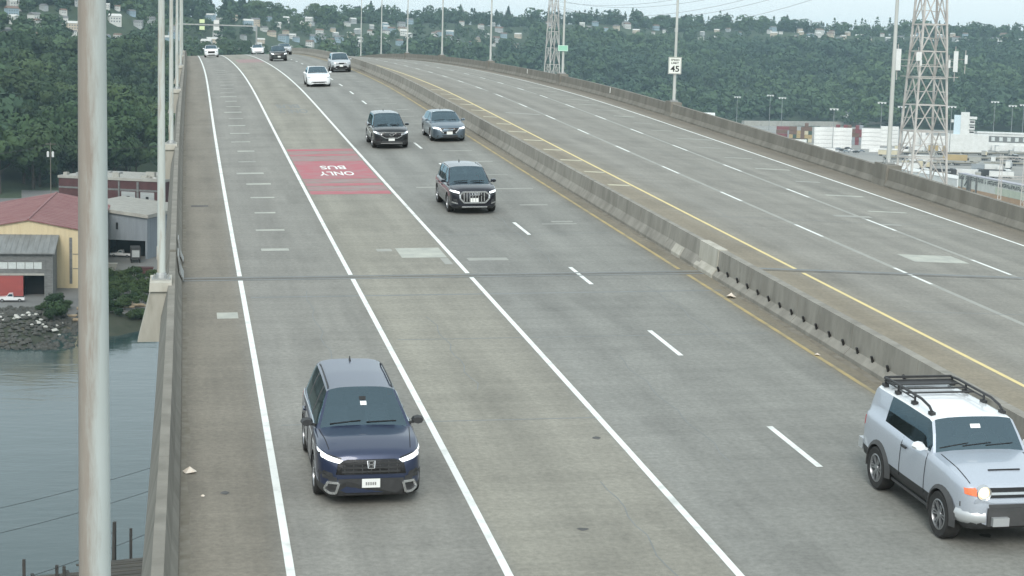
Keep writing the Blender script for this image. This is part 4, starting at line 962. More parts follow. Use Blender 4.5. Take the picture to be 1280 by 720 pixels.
def frame(p,ang): return Matrix.Translation(p)@Matrix.Rotation(ang,4,'Z')

# ------------------------------------------------------------------ left bank
M_TAN=mat('cream_metal_cladding',(.66,.55,.35),(.58,.48,.30),scale=.5,rough=.7,stretch=(3,3,.15),c2=(.40,.30,.18),c2scale=.4,c2lo=.62,c2hi=.85)
M_REDR=mat('faded_red_metal_roof',(.22,.085,.085),(.28,.14,.13),scale=.25,rough=.7,detail=8,c2=(.17,.06,.06),c2scale=.12)
M_GREYR=mat('grey_metal_roof',(.24,.25,.245),(.17,.175,.17),scale=.4,rough=.7,stretch=(3,.3,1))
M_GREYW=mat('grey_timber_wall',(.20,.205,.20),(.13,.135,.13),scale=.8,rough=.9,stretch=(1,1,3))
M_BLUEW=mat('blue_grey_metal_wall',(.24,.27,.30),(.20,.225,.25),scale=.4,rough=.7,stretch=(3,3,.2))
M_FASC=mat('pale_fascia',(.40,.40,.36),(.32,.31,.28),scale=.5,rough=.8)
M_WHITEW=mat('white_painted_wall',(.74,.75,.73),(.64,.65,.62),scale=.3,rough=.7)
M_DOORR=mat('red_painted_door',(.36,.08,.07),(.30,.07,.065),scale=.5,rough=.7,stretch=(.2,.2,4))
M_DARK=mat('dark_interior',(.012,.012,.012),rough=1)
M_WIND=mat('frosted_window_pane',(.62,.66,.64),(.5,.54,.53),scale=1.5,rough=.3)
M_MAROON=mat('maroon_brick_wall',(.10,.045,.045),(.075,.035,.035),scale=.6,rough=.9)
M_PANEL=mat('pale_grey_shutter',(.42,.45,.44),(.34,.36,.36),scale=.5,rough=.7,stretch=(.3,.3,5))
def wall_ribs(b, x0,x1,y,z0,z1f,step,wd=.12,dp=.08,mi=0):
    x=x0+step
    while x<x1-.1: b.box(x-wd/2,y-dp,z0,x+wd/2,y-.002,z1f(x),mi); x+=step
# cream warehouse with the red roof
A=G(36,360); Bp=at(71,242,-28.2); ang=math.atan2(Bp.y-A.y,Bp.x-A.x)-math.pi/2; LEN=(Bp-A).length*.97
wh=thing('warehouse','big cream warehouse with a faded red gable roof on the left bank','warehouse',M=frame(A,ang))
HW,EH,PH=13.6,12.4,14.9
b=MB(); g=[(-HW,0,0),(HW,0,0),(HW,0,EH),(0,0,PH),(-HW,0,EH)]; b.prism([Vector(v) for v in g],[Vector((x,LEN,z)) for x,y,z in g]); b.build('wall',M_TAN,wh)
n=0
for x in np.arange(-HW+1.7,HW,3.4):
    zt=EH+(PH-EH)*(1-abs(x)/HW)-.25; b=MB(); b.box(x-.07,-.07,.0,x+.07,-.004,zt); b.build('cladding_rib',M_TAN,wh)
b=MB()
for sx in (-1,1):
    b.add([(0,-.5,PH+.02),(sx*(HW+.5),-.5,EH-.08),(sx*(HW+.5),LEN+.3,EH-.08),(0,LEN+.3,PH+.02),(0,-.5,PH+.25),(sx*(HW+.5),-.5,EH+.12),(sx*(HW+.5),LEN+.3,EH+.12),(0,LEN+.3,PH+.25)],[(4,5,6,7),(0,1,5,4),(1,2,6,5),(2,3,7,6)])
rf=b.build('roof',M_REDR,wh)
b=MB()
for sx in (-1,1):
    for yy in np.arange(3,LEN,3.2):
        b.bar((sx*.2,yy,PH+.24),(sx*(HW+.4),yy,EH+.14),.14,.10)
o=b.build('roof_seam',M_REDR,rf); o['kind']='stuff'
b=MB(); b.box(-.25,-.55,PH+.2,.25,LEN+.3,PH+.42); b.build('ridge_cap',M_REDR,rf)
b=MB(); b.box(HW-4.9,-.12,1,HW-4.3,-.01,EH-1.2); b.build('downpipe',M_GREYW,wh)
for zz in (4.3,7.5): b=MB(); b.box(HW-4.2,-.09,zz,HW-.1,-.01,zz+.12); b.build('cladding_rail',M_GREYW,wh)
# lean-to shed in front
A2=G(66,371); A2l=G(-14,371)
dv=(A2-A2l); a2=math.atan2(dv.y,dv.x); SW=dv.length; SDp=14.5; FH,BH=9.2,11.6
sh=thing('shed','grey lean-to shed with a red sliding door in front of the cream warehouse','shed',M=frame(A2l,a2))
b=MB(); g=[(0,0),(SDp,0),(SDp,BH),(0,FH)]
b.add([(SW,0,0),(SW,SDp,0),(SW,SDp,BH),(SW,0,FH)],[(0,1,2,3)]); b.add([(0,0,0),(0,SDp,0),(0,SDp,BH),(0,0,FH)],[(3,2,1,0)])
b.box(0,0,4.6,SW,.2,5.9); b.box(0,0,7.4,SW,.2,FH); b.box(0,.05,0,4.3,.25,4.6)
b.box(SW-1.6,0,0,SW,.2,4.6); b.box(SW-2.2,0,5.9,SW,.2,7.4); b.build('wall',M_GREYW,sh)
b=MB(); b.add([(-.4,-.8,FH-.05),(SW+.5,-.8,FH-.05),(SW+.5,SDp,BH+.05),(-.4,SDp,BH+.05),(-.4,-.8,FH+.2),(SW+.5,-.8,FH+.2),(SW+.5,SDp,BH+.3),(-.4,SDp,BH+.3)],[(0,3,2,1),(4,5,6,7),(0,1,5,4),(1,2,6,5),(2,3,7,6),(3,0,4,7)]); r2=b.build('roof',M_GREYR,sh)
for x in np.arange(1,SW,1.1):
    b=MB(); b.bar((x,-.75,FH+.24),(x,SDp-.1,BH+.33),.09,.07); b.build('roof_rib',M_GREYR,r2)
for i,x in enumerate(np.arange(.5,SW-2.2,1.75)):
    b=MB(); b.box(x,.02,5.95,x+1.62,.10,7.35); b.build('window',M_WIND,sh)
for x in np.arange(.42,SW-2,1.75):
    b=MB(); b.box(x-.05,-.03,5.92,x+.06,.04,7.38); b.build('window_bar',M_GREYW,sh)
b=MB(); b.box(0,-.02,4.55,SW-1.6,.03,5.0); b.build('door_track',M_FASC,sh)
b=MB(); b.box(SW-10.8,-.12,.1,SW-6.0,-.02,4.5); d=b.build('door',M_DOORR,sh)
for z in np.arange(.6,4.4,.55): q=MB(); q.box(SW-10.75,-.16,z,SW-6.05,-.12,z+.08); q.build('door_board',M_DOORR,d)
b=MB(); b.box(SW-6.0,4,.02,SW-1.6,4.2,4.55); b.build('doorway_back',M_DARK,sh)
b=MB(); b.box(.0,-.06,.0,SW-10.9,.04,4.5); b.build('white_panel',M_WHITEW,sh)
for x in (SW-1.55,SW-.1): b=MB(); b.box(x-.15,-.15,0,x+.15,.0,FH-.1); b.build('post',M_GREYW,sh)
# blue grey warehouse behind the near pole
A3=G(184,324); A3l=G(98,320); dv=A3-A3l; a3=math.atan2(dv.y,dv.x); W3=dv.length
bw=thing('warehouse','blue grey metal warehouse with an open dark bay, right of the near rusty pole','warehouse',M=frame(A3l,a3))
b=MB(); b.box(0,0,4.6,W3,.3,10.2); b.box(0,0,0,W3*.42,.3,4.6); b.box(W3-.5,0,0,W3,.3,4.6); b.box(0,.3,0,.3,30,10.6); b.box(W3-.3,.3,0,W3,30,10.2); b.box(.3,29.7,0,W3-.3,30,10.2); b.build('wall',M_BLUEW,bw)
b=MB(); b.add([(-.4,-.7,12.4),(W3+.5,-.7,10.4),(W3+.5,30.5,10.4),(-.4,30.5,12.4),(-.4,-.7,13.1),(W3+.5,-.7,11.3),(W3+.5,30.5,11.3),(-.4,30.5,13.1)],[(0,3,2,1),(4,5,6,7),(0,1,5,4),(1,2,6,5),(2,3,7,6),(3,0,4,7)]); b.build('roof',M_FASC,bw)
b=MB(); b.add([(0,-.01,10.2),(W3,-.01,10.2),(W3,-.01,10.5),(0,-.01,12.5)],[(0,1,2,3)]); b.build('gable',M_BLUEW,bw)
for x in np.arange(1.2,W3,1.5): b=MB(); b.box(x-.05,-.06,4.65,x+.05,-.012,10.1); b.build('cladding_rib',M_BLUEW,bw)
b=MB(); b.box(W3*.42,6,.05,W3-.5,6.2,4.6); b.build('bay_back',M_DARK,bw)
b=MB(); b.box(W3*.55,-.14,7.3,W3*.58,-.02,9.0); b.build('vent_pipe',M_DARK,bw)
# maroon building with rooftop clutter
A4=G(205,303); A4l=G(74,296); dv=A4-A4l; a4=math.atan2(dv.y,dv.x); W4=dv.length
db=thing('industrial_building','dark maroon flat roofed industrial building with pale shutters at the forest foot','building',M=frame(A4l,a4))
H4=16.8
b=MB(); b.box(0,0,0,W4,24,H4); b.build('wall',M_MAROON,db)
b=MB(); b.box(-.2,-.25,H4-.2,W4+.2,24.2,H4+.5); b.build('parapet',M_FASC,db)
for x0,x1 in ((W4*.60,W4*.73),(W4*.78,W4*.91),(W4*.28,W4*.40)):
    b=MB(); b.box(x0,-.18,6.5,x1,-.02,H4-3.2); sp=b.build('shutter',M_PANEL,db)
    for z in np.arange(7.2,H4-3.4,.8): q=MB(); q.box(x0+.05,-.24,z,x1-.05,-.18,z+.12); q.build('shutter_slat',M_PANEL,sp)
    b=MB(); b.box(x0+(x1-x0)*.4,-.30,H4-5.2,x0+(x1-x0)*.6,-.19,H4-4.4); b.build('shutter_window',M_DARK,sp)
for x0,x1 in ((W4*.745,W4*.765),(W4*.57,W4*.585)): b=MB(); b.box(x0,-.3,0,x1,-.02,H4-.4); b.build('pilaster',M_GREYW,db)
b=MB(); b.box(0,-.06,H4-3.0,W4,-.01,H4-2.5); b.build('string_course',M_GREYW,db)
for i in range(18):
    x=random.uniform(.5,W4-2); y=random.uniform(1,18); a,c,d=random.uniform(.8,2.6),random.uniform(.8,2),random.uniform(.6,2.2); b=MB()
    if i%3==0: b.tube((x,y,H4),(x,y,H4+d),.5,n=8)
    else: b.box(x,y,H4,x+a,y+c,H4+d)
    b.build('rooftop_unit',[M_WHITEW,M_STEEL,M_FASC][i%3],db)
# white tank, bins and vehicles
t=thing('storage_tank','white upright storage tank beside the blue grey warehouse','tank',G(187.5,305)); b=MB(); b.lathe([(0,0),(1.0,0),(1.0,3.0),(.8,3.5),(0,3.7)],14); b.build('tank_shell',M_WHITEW,t,smooth=40); b=MB(); b.lathe([(1.01,1.4),(1.06,1.42),(1.06,1.5),(1.01,1.52)],14); b.build('tank_band',M_STEEL,t)
for px,py,lab,cl in ((181,343,'dull red bin beside the shrubs at the right end of the left bank',M_MAROON),(136,338,'pale skip at the foot of the blue grey warehouse',M_FASC)):
    t=thing('skip','%s'%lab,'skip',G(px,py)); b=MB(); b.prism([Vector((-1.5,-.9,0)),Vector((1.5,-.9,0)),Vector((1.5,.9,0)),Vector((-1.5,.9,0))],[Vector((-2.0,-1.0,1.7)),Vector((2.0,-1.0,1.7)),Vector((2.0,1.0,1.7)),Vector((-2.0,1.0,1.7))]); b.build('skip_body',cl,t); b=MB(); b.box(-2.05,-1.06,1.6,2.05,-1.0,1.74); b.box(-2.05,1.0,1.6,2.05,1.06,1.74); b.build('rim_bar',cl,t)
M_WTRK=mat('white_truck_paint',(.78,.79,.79),rough=.35,coat=1)
def pickup(name,label,cat,p,ang,m):
    t=thing(name,label,cat,M=frame(p,ang))
    b=MB(); side=[(-2.7,.45),(2.75,.45),(2.78,.95),(1.5,1.08),(.95,1.12),(-.4,1.12),(-.45,1.02),(-2.7,1.02)]
    b.prism([Vector((x,-.95,z)) for x,z in side],[Vector((x,.95,z)) for x,z in side]); b.build('body',m,t)
    c=MB(); cab=[(-.5,1.1),(.95,1.1),(.45,1.78),(-.35,1.80)]; c.prism([Vector((x,-.86,z)) for x,z in cab],[Vector((x,.86,z)) for x,z in cab]); c.build('cab',m,t)
    for sy in (-1,1):
        g=MB(); g.prism([Vector((x,sy*.862,z)) for x,z in ((-.38,1.2),(.72,1.2),(.38,1.68),(-.30,1.70))],[Vector((x,sy*.90,z)) for x,z in ((-.38,1.2),(.72,1.2),(.38,1.68),(-.30,1.70))]); g.build('side_window',M_GLASS,t)
    g=MB(); g.box(-2.6,-.8,1.02,-.55,.8,1.03); g.build('load_bed',M_CLAD,t)
    for x in (-1.75,1.75):
        for sy in (-1,1): q=MB(); q.lathe([(0,-.12),(.36,-.12),(.36,.12),(0,.12)],14,Matrix.Translation((x,sy*.86,.36))@Matrix.Rotation(R(90),4,'X')); w_=q.build('wheel',M_TYRE,t); q=MB(); q.lathe([(0,sy*-.125),(.2,sy*-.13)],10,Matrix.Translation((x,sy*.86,.36))@Matrix.Rotation(R(90),4,'X')); q.build('rim',M_RIM,w_)
    return t
pickup('pickup_truck','white pickup truck parked by the red sliding door of the grey shed','pickup',G(14,377),R(182),M_WTRK)
pickup('pickup_truck','white vehicle parked in front of the open dark bay of the blue grey warehouse','pickup',G(152,321),R(165),M_WTRK)
t=thing('box_truck','dark box truck backed up at the open bay of the blue grey warehouse','truck',M=frame(G(169,327),R(95)))
b=MB(); b.box(-3.2,-1.2,1.0,1.4,1.2,3.9); b.build('cargo_box',M_CLAD,t); b=MB(); b.prism([Vector((x,-1.1,z)) for x,z in ((1.5,.6),(3.2,.6),(3.2,1.7),(2.8,2.6),(1.5,2.6))],[Vector((x,1.1,z)) for x,z in ((1.5,.6),(3.2,.6),(3.2,1.7),(2.8,2.6),(1.5,2.6))]); b.build('cab',M_CLAD,t)
b=MB(); b.box(-3.28,-.9,1.5,-3.2,.9,3.2); b.build('rear_door',M_PANEL,t)
for x in (-2.2,2.3):
    for sy in (-1,1): q=MB(); q.lathe([(0,-.15),(.48,-.15),(.48,.15),(0,.15)],12,Matrix.Translation((x,sy*1.0,.48))@Matrix.Rotation(R(90),4,'X')); q.build('wheel',M_TYRE,t)
# rocks, driftwood
M_ROCK=mat('riprap_stone',(.05,.052,.045),(.10,.10,.09),scale=.6,rough=.95); M_ROCKL=mat('pale_riprap_stone',(.50,.50,.46),rough=.95)
def rock(b,p,s,mi=0):
    k=[Vector((random.gauss(0,1),random.gauss(0,1),random.gauss(0,1))).normalized() for _ in range(1)]
    pts=[(1,0,0),(.3,.9,.1),(-.8,.6,0),(-.8,-.6,.1),(.3,-.9,0),(.5,.2,.75),(-.4,.3,.8),(-.1,-.5,.7),(0,0,-.6)]
    a=random.uniform(0,6.28); ca,sa=math.cos(a),math.sin(a)
    vs=[Vector(((x*ca-y*sa)*s*random.uniform(.8,1.2),(x*sa+y*ca)*s*random.uniform(.8,1.2),z*s*random.uniform(.6,1)))+p for x,y,z in pts]
    b.add(vs,[(0,1,5),(1,6,5),(1,2,6),(2,3,6),(3,7,6),(3,4,7),(4,0,7),(0,5,7),(5,6,7),(8,1,0),(8,2,1),(8,3,2),(8,4,3),(8,0,4)],mi)
b=MB()
for _ in range(900):
    px=random.uniform(-30,110); py=random.uniform(391,428) if random.random()<.7 else random.uniform(389,398)
    p=at(px,py,-43.6 if py<400 else -44.6); z=gz1(p.x,p.y); d=(1.0-max(0,(px-60))/75)
    if random.random()>d: continue
    rock(b,Vector((p.x,p.y,max(z,WZ-.1)+.1)),random.uniform(.25,.8),0)
for _ in range(30):
    px=random.uniform(-20,80); py=random.gauss(399,3); p=at(px,py,-43.4); rock(b,Vector((p.x,p.y,gz1(p.x,p.y)+.35)),random.uniform(.35,.65),1)
o=b.build('riprap_rocks',[M_ROCK,M_ROCKL]); tag(o,kind='stuff')
M_LOG=mat('bleached_driftwood',(.36,.29,.20),(.26,.20,.13),scale=.8,rough=.9)
for px,py,l,a in ((92,391,5,R(10)),(118,389,7,R(6)),(140,389,9,R(-3)),(155,387,8,R(7)),(168,386,6,R(2)),(104,394,4,R(-8))):
    p=at(px,py,-43.6); z=gz1(p.x,p.y); b=MB(); d=Vector((math.cos(a),math.sin(a),0))*l/2; q=Vector((p.x,p.y,z+.35)); b.tube(q-d,q+d,.34,.25,8); b.bar(q+d*.4,q+d*.4+Vector((.2,-.3,.7)),.12)
    tag(b.build('driftwood_log',M_LOG),'bleached driftwood log on the bank below the shrubs','log','driftwood logs on the bank')
# ruined timber pier at the lower left
M_PILE=mat('wet_dark_timber',(.035,.035,.034),(.065,.06,.052),scale=1.2,rough=.85,stretch=(3,3,.4)); M_DECKT=mat('grey_weathered_timber',(.105,.10,.085),(.065,.062,.055),scale=.8,rough=.95,stretch=(.3,3,3))
pc=at(158,716,-44.2)
pi_=thing('ruined_pier','collapsed grey timber pier at the lower left, by the foot of the parapet','pier',M=frame(Vector((pc.x,pc.y,0)),R(14)))
for i in range(13):
    y=-3.2+i*.52; b=MB(); z=-44.15+.05*random.uniform(-1,1)+.03*i; x0=-11+random.uniform(-1,1.2) if i<8 else -4+random.uniform(-1,1); b.box(x0,y,z-.12,4.0+random.uniform(-.4,.6),y+.46,z+.02)
    b.build('deck_board',M_DECKT,pi_,rz=R(random.uniform(-2,2)))
for x in (-9,-5.5,-2,1.5):
    b=MB(); b.box(x-.15,-3.4,-44.62,x+.15,3.2,-44.3); b.build('cross_beam',M_PILE,pi_)
    for y in (-2.6,2.6): b=MB(); b.tube((x,y,-47.5),(x,y,-44.4),.19,.17,8); b.build('pile',M_PILE,pi_)
b=MB(); b.bar((-4,-3.2,-44.9),(3.5,-2.6,-43.5),.18); b.build('loose_beam',M_LOG,pi_)
for px,py,h,lab in ((141,700,4.1,'leaning dark pile stump nearest the rusty pole at the ruined pier'),(143.5,697,3.9,'tall dark square pile standing on the ruined pier'),(163.5,690,2.6,'shorter dark pile on the ruined pier beside the parapet'),(30,722,1.9,'lone dark pile stump at the bottom left water'),(71,722,1.3,'low broken pile stump left of the near rusty pole'),(80,722,1.2,'second low broken pile stump left of the near rusty pole')):
    p=at(px,py,-44.1); b=MB(); l=.6 if 'leaning' in lab else .05; b.bar((p.x,p.y,-47.5),(p.x+l*.25,p.y,-44.1+h),.30,.30); b.bar((p.x-.16,p.y-.17,-44.1+h*.72),(p.x+.2,p.y-.17,-44.1+h*.75),.06); tag(b.build('timber_pile',M_PILE),lab,'pile','old piles around the ruined pier')
# cables over the water
M_CABLE=mat('dark_cable',(.03,.03,.032),rough=.6)
def cable(name,label,p,q,sag,r,grp=None,n=14,cat='cable'):
    pts=[p+(q-p)*(i/n)+Vector((0,0,-sag*4*(i/n)*(1-i/n))) for i in range(n+1)]
    b=MB(); b.path(pts,r,5); return tag(b.build(name,M_CABLE),label,cat,grp)
for a,c,lab in (((-60,648),(210,578),'uppermost thin cable slung across the grey water at the lower left'),((-60,680),(210,606),'middle thin cable slung across the grey water at the lower left'),((-40,744),(210,656),'lowest thin cable crossing the water down to the ruined pier')):
    cable('power_cable',lab,at(a[0],a[1],-30),at(c[0],c[1],-30),.3,.022,'cables over the water')
# utility pole at the forest edge with two transformers
M_WOOD=mat('grey_wooden_pole',(.18,.16,.13),(.13,.115,.095),scale=2,rough=.9)
up=at_r(63,178,560); t=thing('utility_pole','wooden utility pole with two white transformers against the left forest','utility pole',Vector((up.x,up.y,GZ)))
H_=up.z-GZ; b=MB(); b.tube((0,0,0),(0,0,H_),.17,.11,8); b.build('shaft',M_WOOD,t); b=MB(); b.box(-1.6,-.07,H_-.6,1.6,.07,H_-.42); b.build('crossarm',M_WOOD,t)
for x in (-.75,.75): b=MB(); b.lathe([(0,0),(.36,.02),(.38,1.6),(.2,1.75),(0,1.8)],10,Matrix.Translation((x,-.3,H_-4.6))); b.build('transformer',M_WHITEW,t)
for k,(pa,lab) in enumerate((((-80,197),'overhead line running left from the utility pole at the forest edge'),((205,182),'overhead line running right from the utility pole at the forest edge'))):
    e=at_r(pa[0],pa[1],560); cable('overhead_line',lab,Vector((up.x,up.y,up.z-.5)),e,1.2,.07)
# ------------------------------------------------------------------ rail and container yard on the right
def faces_camera(p): return math.atan2(p.y,p.x)-math.pi/2
M_TWR=mat('galvanised_lattice_steel',(.58,.56,.52),(.42,.38,.35),scale=.2,rough=.6)
def lattice_tower(name,label,base,h,w0,w1,levels,rot,bar,detail=True):
    t=thing(name,label,'lattice tower',M=frame(base,rot))
    zs=[h*(k/levels) for k in range(levels+1)]; wd=lambda z:w0+(w1-w0)*z/h
    cn=lambda z,i:Vector(((-1,1,1,-1)[i]*wd(z)/2,(-1,-1,1,1)[i]*wd(z)/2,z))
    for i in range(4): b=MB(); b.bar(cn(0,i),cn(h,i),bar*1.5); b.build('leg',M_TWR,t)
    for f in range(4):
        j=(f+1)%4
        for k in range(levels):
            z0,z1=zs[k],zs[k+1]; b=MB(); zm=(z0+z1)/2
            b.bar(cn(z1,f),cn(z1,j),bar*.9)
            mid=(cn(z1,f)+cn(z1,j))/2; b.bar(cn(z0,f),mid,bar*.8); b.bar(cn(z0,j),mid,bar*.8)
            if detail: 
                q0=(cn(z0,f)+mid)/2; q1=(cn(z0,j)+mid)/2; b.bar(cn(zm,f),q0,bar*.55); b.bar(cn(zm,j),q1,bar*.55)
            b.build('brace_panel',M_TWR,t)
    return t,cn,wd
RT=560.0; tb=at_r(1150,242,RT); tbase=Vector((tb.x,tb.y,GZ))
ztop=at_r(1162,0,RT).z-GZ; zlow=at_r(1151,220,RT).z-GZ
wA=62/2131*math.hypot(RT)*1.0/1.38; wB=38/2131*RT/1.38
slope=(wB-wA)/(ztop-zlow); w0=wA-slope*zlow; HT=ztop+26
tw,cn,wdf=lattice_tower('lattice_tower','tall steel lattice tower with white antenna panels behind the right parapet',tbase,HT,w0,w0+slope*HT,12,faces_camera(tbase)+R(24),.40)
b=MB(); p0=cn(0,0)
zp=at_r(1157,83,RT).z-GZ; Minv=frame(tbase,faces_camera(tbase)+R(24)).inverted()
for zz in (zp,zp-3.2):
    b=MB(); k=wdf(zz)/2+1.6
    for (a,c) in (((-k-1.5,-k),(k+1.5,-k)),((k,-k),(k,k)),((k,k),(-k,k)),((-k,k),(-k,-k))): b.bar((a[0],a[1],zz),(c[0],c[1],zz),.22)
    b.build('platform_frame',M_TWR,tw)
for px,y0,y1,wpx in ((1123.5,61,88,6.5),(1149,65,76,6),(1151.5,75,82,2.2),(1187,75,85,2.5),(1195.5,64,90,5.2),(1208,69,80,3.2)):
    a=Minv@at_r(px,y0,RT-6); c=Minv@at_r(px,y1,RT-6); ww=wpx/2131*RT/2
    b=MB(); b.box(-ww,-.25,min(a.z,c.z),ww,.25,max(a.z,c.z)); M_=Matrix.Translation((a.x,a.y,0))@Matrix.Rotation(-R(24),4,'Z'); pn=b.build('antenna_panel',M_WHITEW,tw,M=M_)
    b=MB(); b.tube((a.x,a.y+.5,min(a.z,c.z)-3),(a.x,a.y+.5,max(a.z,c.z)+1.5),.12,n=6); zc=(a.z+c.z)/2; k=wdf(zc)/2; b.bar((a.x,a.y+.5,zc),(max(-k,min(k,a.x)),max(-k,min(k,a.y+1)),zc),.14); b.build('antenna_mount',M_TWR,tw)
RT2=1080.0; t2=at_r(689.5,98,RT2); t2b=Vector((t2.x,t2.y,GZ)); h2=at_r(692,-2,RT2).z-GZ
tw2,cn2,wd2=lattice_tower('lattice_tower','distant grey lattice tower behind the small green sign',t2b,h2,9.6,4.2,9,faces_camera(t2b)+R(30),.30,False)
for i,(dz,dx) in enumerate(((0,-1),(0,1),(-7,-1),(-7,1),(-14,1))):
    p=tbase+Vector((dx*2.5,0,HT-2+dz*.6)); q=t2b+Vector((dx*3.5,0,h2-1+dz*.5)); cable('overhead_line','thin overhead line strung across the pale sky between the two lattice towers',p,q,12+i*1.2,.06,'lines between the lattice towers',24)
# containers
def container_mesh(name,m,l=12.2,w=2.44,h=2.75):
    b=MB(); b.box(-l/2,-w/2,.12,l/2,w/2,h-.04)
    for x in np.arange(-l/2+.6,l/2-.3,1.2): b.box(x-.28,-w/2-.04,.22,x+.28,-w/2-.004,h-.14); b.box(x-.28,w/2+.004,.22,x+.28,w/2+.04,h-.14)
    for x in (-l/2,l/2):
        for y in (-w/2,w/2): b.box(x-.1,y-.1,0,x+.1,y+.1,h)
    return b.mesh(name,m)
CC={k:mat('container_%s_paint'%k,c,tuple(x*.85 for x in c),scale=.3,rough=.7) for k,c in dict(white=(.86,.86,.83),maroon=(.22,.055,.06),tan=(.45,.34,.17),brown=(.17,.10,.07),grey=(.30,.33,.35),darkgreen=(.05,.09,.07),cream=(.62,.56,.40),pink=(.55,.40,.36)).items()}
CM={k:container_mesh('container',m) for k,m in CC.items()}
CLAB={'white':'white shipping container in the tall pale stacks of the rail yard','maroon':'maroon shipping container stacked in the yard below the hill','tan':'tan shipping container standing among the dark stacks of the yard','brown':'brown shipping container in the mixed stacks of the yard','grey':'grey shipping container in the mixed stacks between the white ones','darkgreen':'dark green shipping container among the tan stacks','cream':'cream shipping container end in the striped stacks','pink':'faded pink container at the edge of a white stack'}
ORD=['at ground level','on level two','on level three','on level four','on level five','on level six']
def stack(px,py,cols,high,colors,side=True,rows=1,where='yard'):
    p0=G(px,py); a=faces_camera(p0)+(0 if side else R(90))+R(random.uniform(-3,3)); M0=frame(p0,faces_camera(p0))
    pit=12.6 if side else 2.75
    for rw in range(rows):
        for c in range(cols):
            hh=high if isinstance(high,int) else high[c%len(high)]
            for k in range(hh):
                col=random.choice(colors) if not isinstance(colors,str) else colors
                loc=M0@Vector((c*pit+(6.3 if side else 1.3)+random.uniform(-.12,.12),rw*(2.9 if side else 13),k*2.76))
                nm={'darkgreen':'dark green','pink':'faded pink'}.get(col,col)
                tx=('front of ' if rw==0 else 'back of ') if rows>1 else ('' if where.startswith('front') else 'in ')
                o=link('shipping_container',CM[col],loc=loc,rz=a); tag(o,'%s container %s %s%s'%(nm,ORD[k],tx,where),'container','%s containers of %s'%(nm,where))
stack(1017,184,2,5,'white',True,1,'the white stack left of the maroon stacks'); stack(1076,186,1,5,'white',True,2,'the white stack behind the tall light pole'); stack(1100,182,1,5,'white',True,2,'the tallest white stack by the tower'); stack(1118,181,1,4,'grey',False,1,'the lone stack by the tower')
stack(1037,184,1,5,['pink'],False,1,'the thin pink stack')
stack(986,177,6,(4,4,3,4,5,4),['tan','brown','cream','darkgreen','tan','brown'],False,1,'the striped tan stacks')
stack(970,171,2,(3,2),['maroon','maroon','brown'],True,1,'the leftmost maroon stack'); stack(984,172,1,(2,),['grey'],True,1,'the short grey stack')
stack(1044,180,7,(5,4,5,5,4,5,5),['brown','maroon','grey','brown','maroon'],False,1,'the dark maroon stacks')
stack(1128,183,1,4,'white',True,1,'the stack behind the tower'); stack(1151,184,3,(4,3,4),'white',False,1,'the end-on stacks behind the tower'); stack(1166,184,1,3,'white',True,1,'the low stack behind the tower'); stack(1183,187,1,(3,),'white',True,1,'the stack below the office')
stack(986,178.5,1,1,'white',True,1,'front of the striped stacks'); stack(1001,186,1,1,'white',True,1,'front of the leftmost white stack'); stack(1019,190,1,1,'white',True,1,'front by the parapet'); stack(1086,190,2,1,'white',True,1,'front by the tall light pole')
# office block with stair tower
OP=G(1182,191); oa=faces_camera(OP); of=thing('office_building','white stepped yard office with a tall blue tinted stair tower','building',M=frame(OP,oa)); U=1/1.86
M_PBLUE=mat('pale_blue_white_wall',(.60,.72,.78),rough=.7)
b=MB(); b.box(0,0,0,27,12,12.5); b.build('lower_block',M_WHITEW,of)
b=MB(); b.box(4.2,1,12.5,8.5,9,25); b.build('stair_tower',M_PBLUE,of); b=MB(); b.box(8.5,.5,12.5,14,9,27); b.build('stair_tower',M_WHITEW,of)
for z in (12.5,15.8,19.2): b=MB(); b.box(14,.6,z,17.6,8,z+2.6); b.build('stepped_storey',M_WHITEW,of); b=MB(); b.box(14.4,.45,z+1.2,17.2,.58,z+2.1); b.build('window',M_DARK,of)
b=MB(); b.box(14,.2,22.6,18.8,8,24.2); b.build('roof_slab',M_WHITEW,of)
b=MB(); b.box(2,.3,20.2,4.1,6,22); b.build('side_balcony',M_WHITEW,of); b=MB(); b.tube((11,4,27),(11,4,30),.12,n=6); b.build('roof_mast',M_STEEL,of)
LP=G(1221,187); la=faces_camera(LP); lb=thing('long_building','long low white yard building with a row of dark windows at the right edge','building',M=frame(LP,la))
b=MB(); b.box(0,0,0,62,14,11.5); b.build('wall',M_WHITEW,lb); b=MB(); b.box(-.5,-.6,11.5,62.5,14.5,12.3); b.build('roof',M_WHITEW,lb)
b=MB(); b.box(1,-.15,5.6,61,-.02,9.8); wb_=b.build('window_band',M_GREYW,lb)
for x in np.arange(4,60,5.3): b=MB(); b.box(x,-.24,6.4,x+2.4,-.15,9.2); b.build('window',M_WIND,lb)
for x in (10,25,40): b=MB(); b.box(x,-4,0,x+9,-.1,3.6); b.build('loading_dock',M_WHITEW,lb)
# far embankment wall along the hill foot
b=MB()
e0,e1=at(930,157,GZ),at(1420,161,GZ); d=(e1-e0).normalized(); nrm=Vector((-d.y,d.x,0))
for i in range(26):
    p=e0+(e1-e0)*(i/26); q=e0+(e1-e0)*((i+1)/26)-d*.3; b.prism([p,q,q+nrm*4,p+nrm*4],[p+Vector((0,0,4.4)),q+Vector((0,0,4.4)),q+nrm*4+Vector((0,0,4.4)),p+nrm*4+Vector((0,0,4.4))])
tag(b.build('retaining_wall',M_FASC),'long pale retaining wall along the foot of the forested hill','wall')
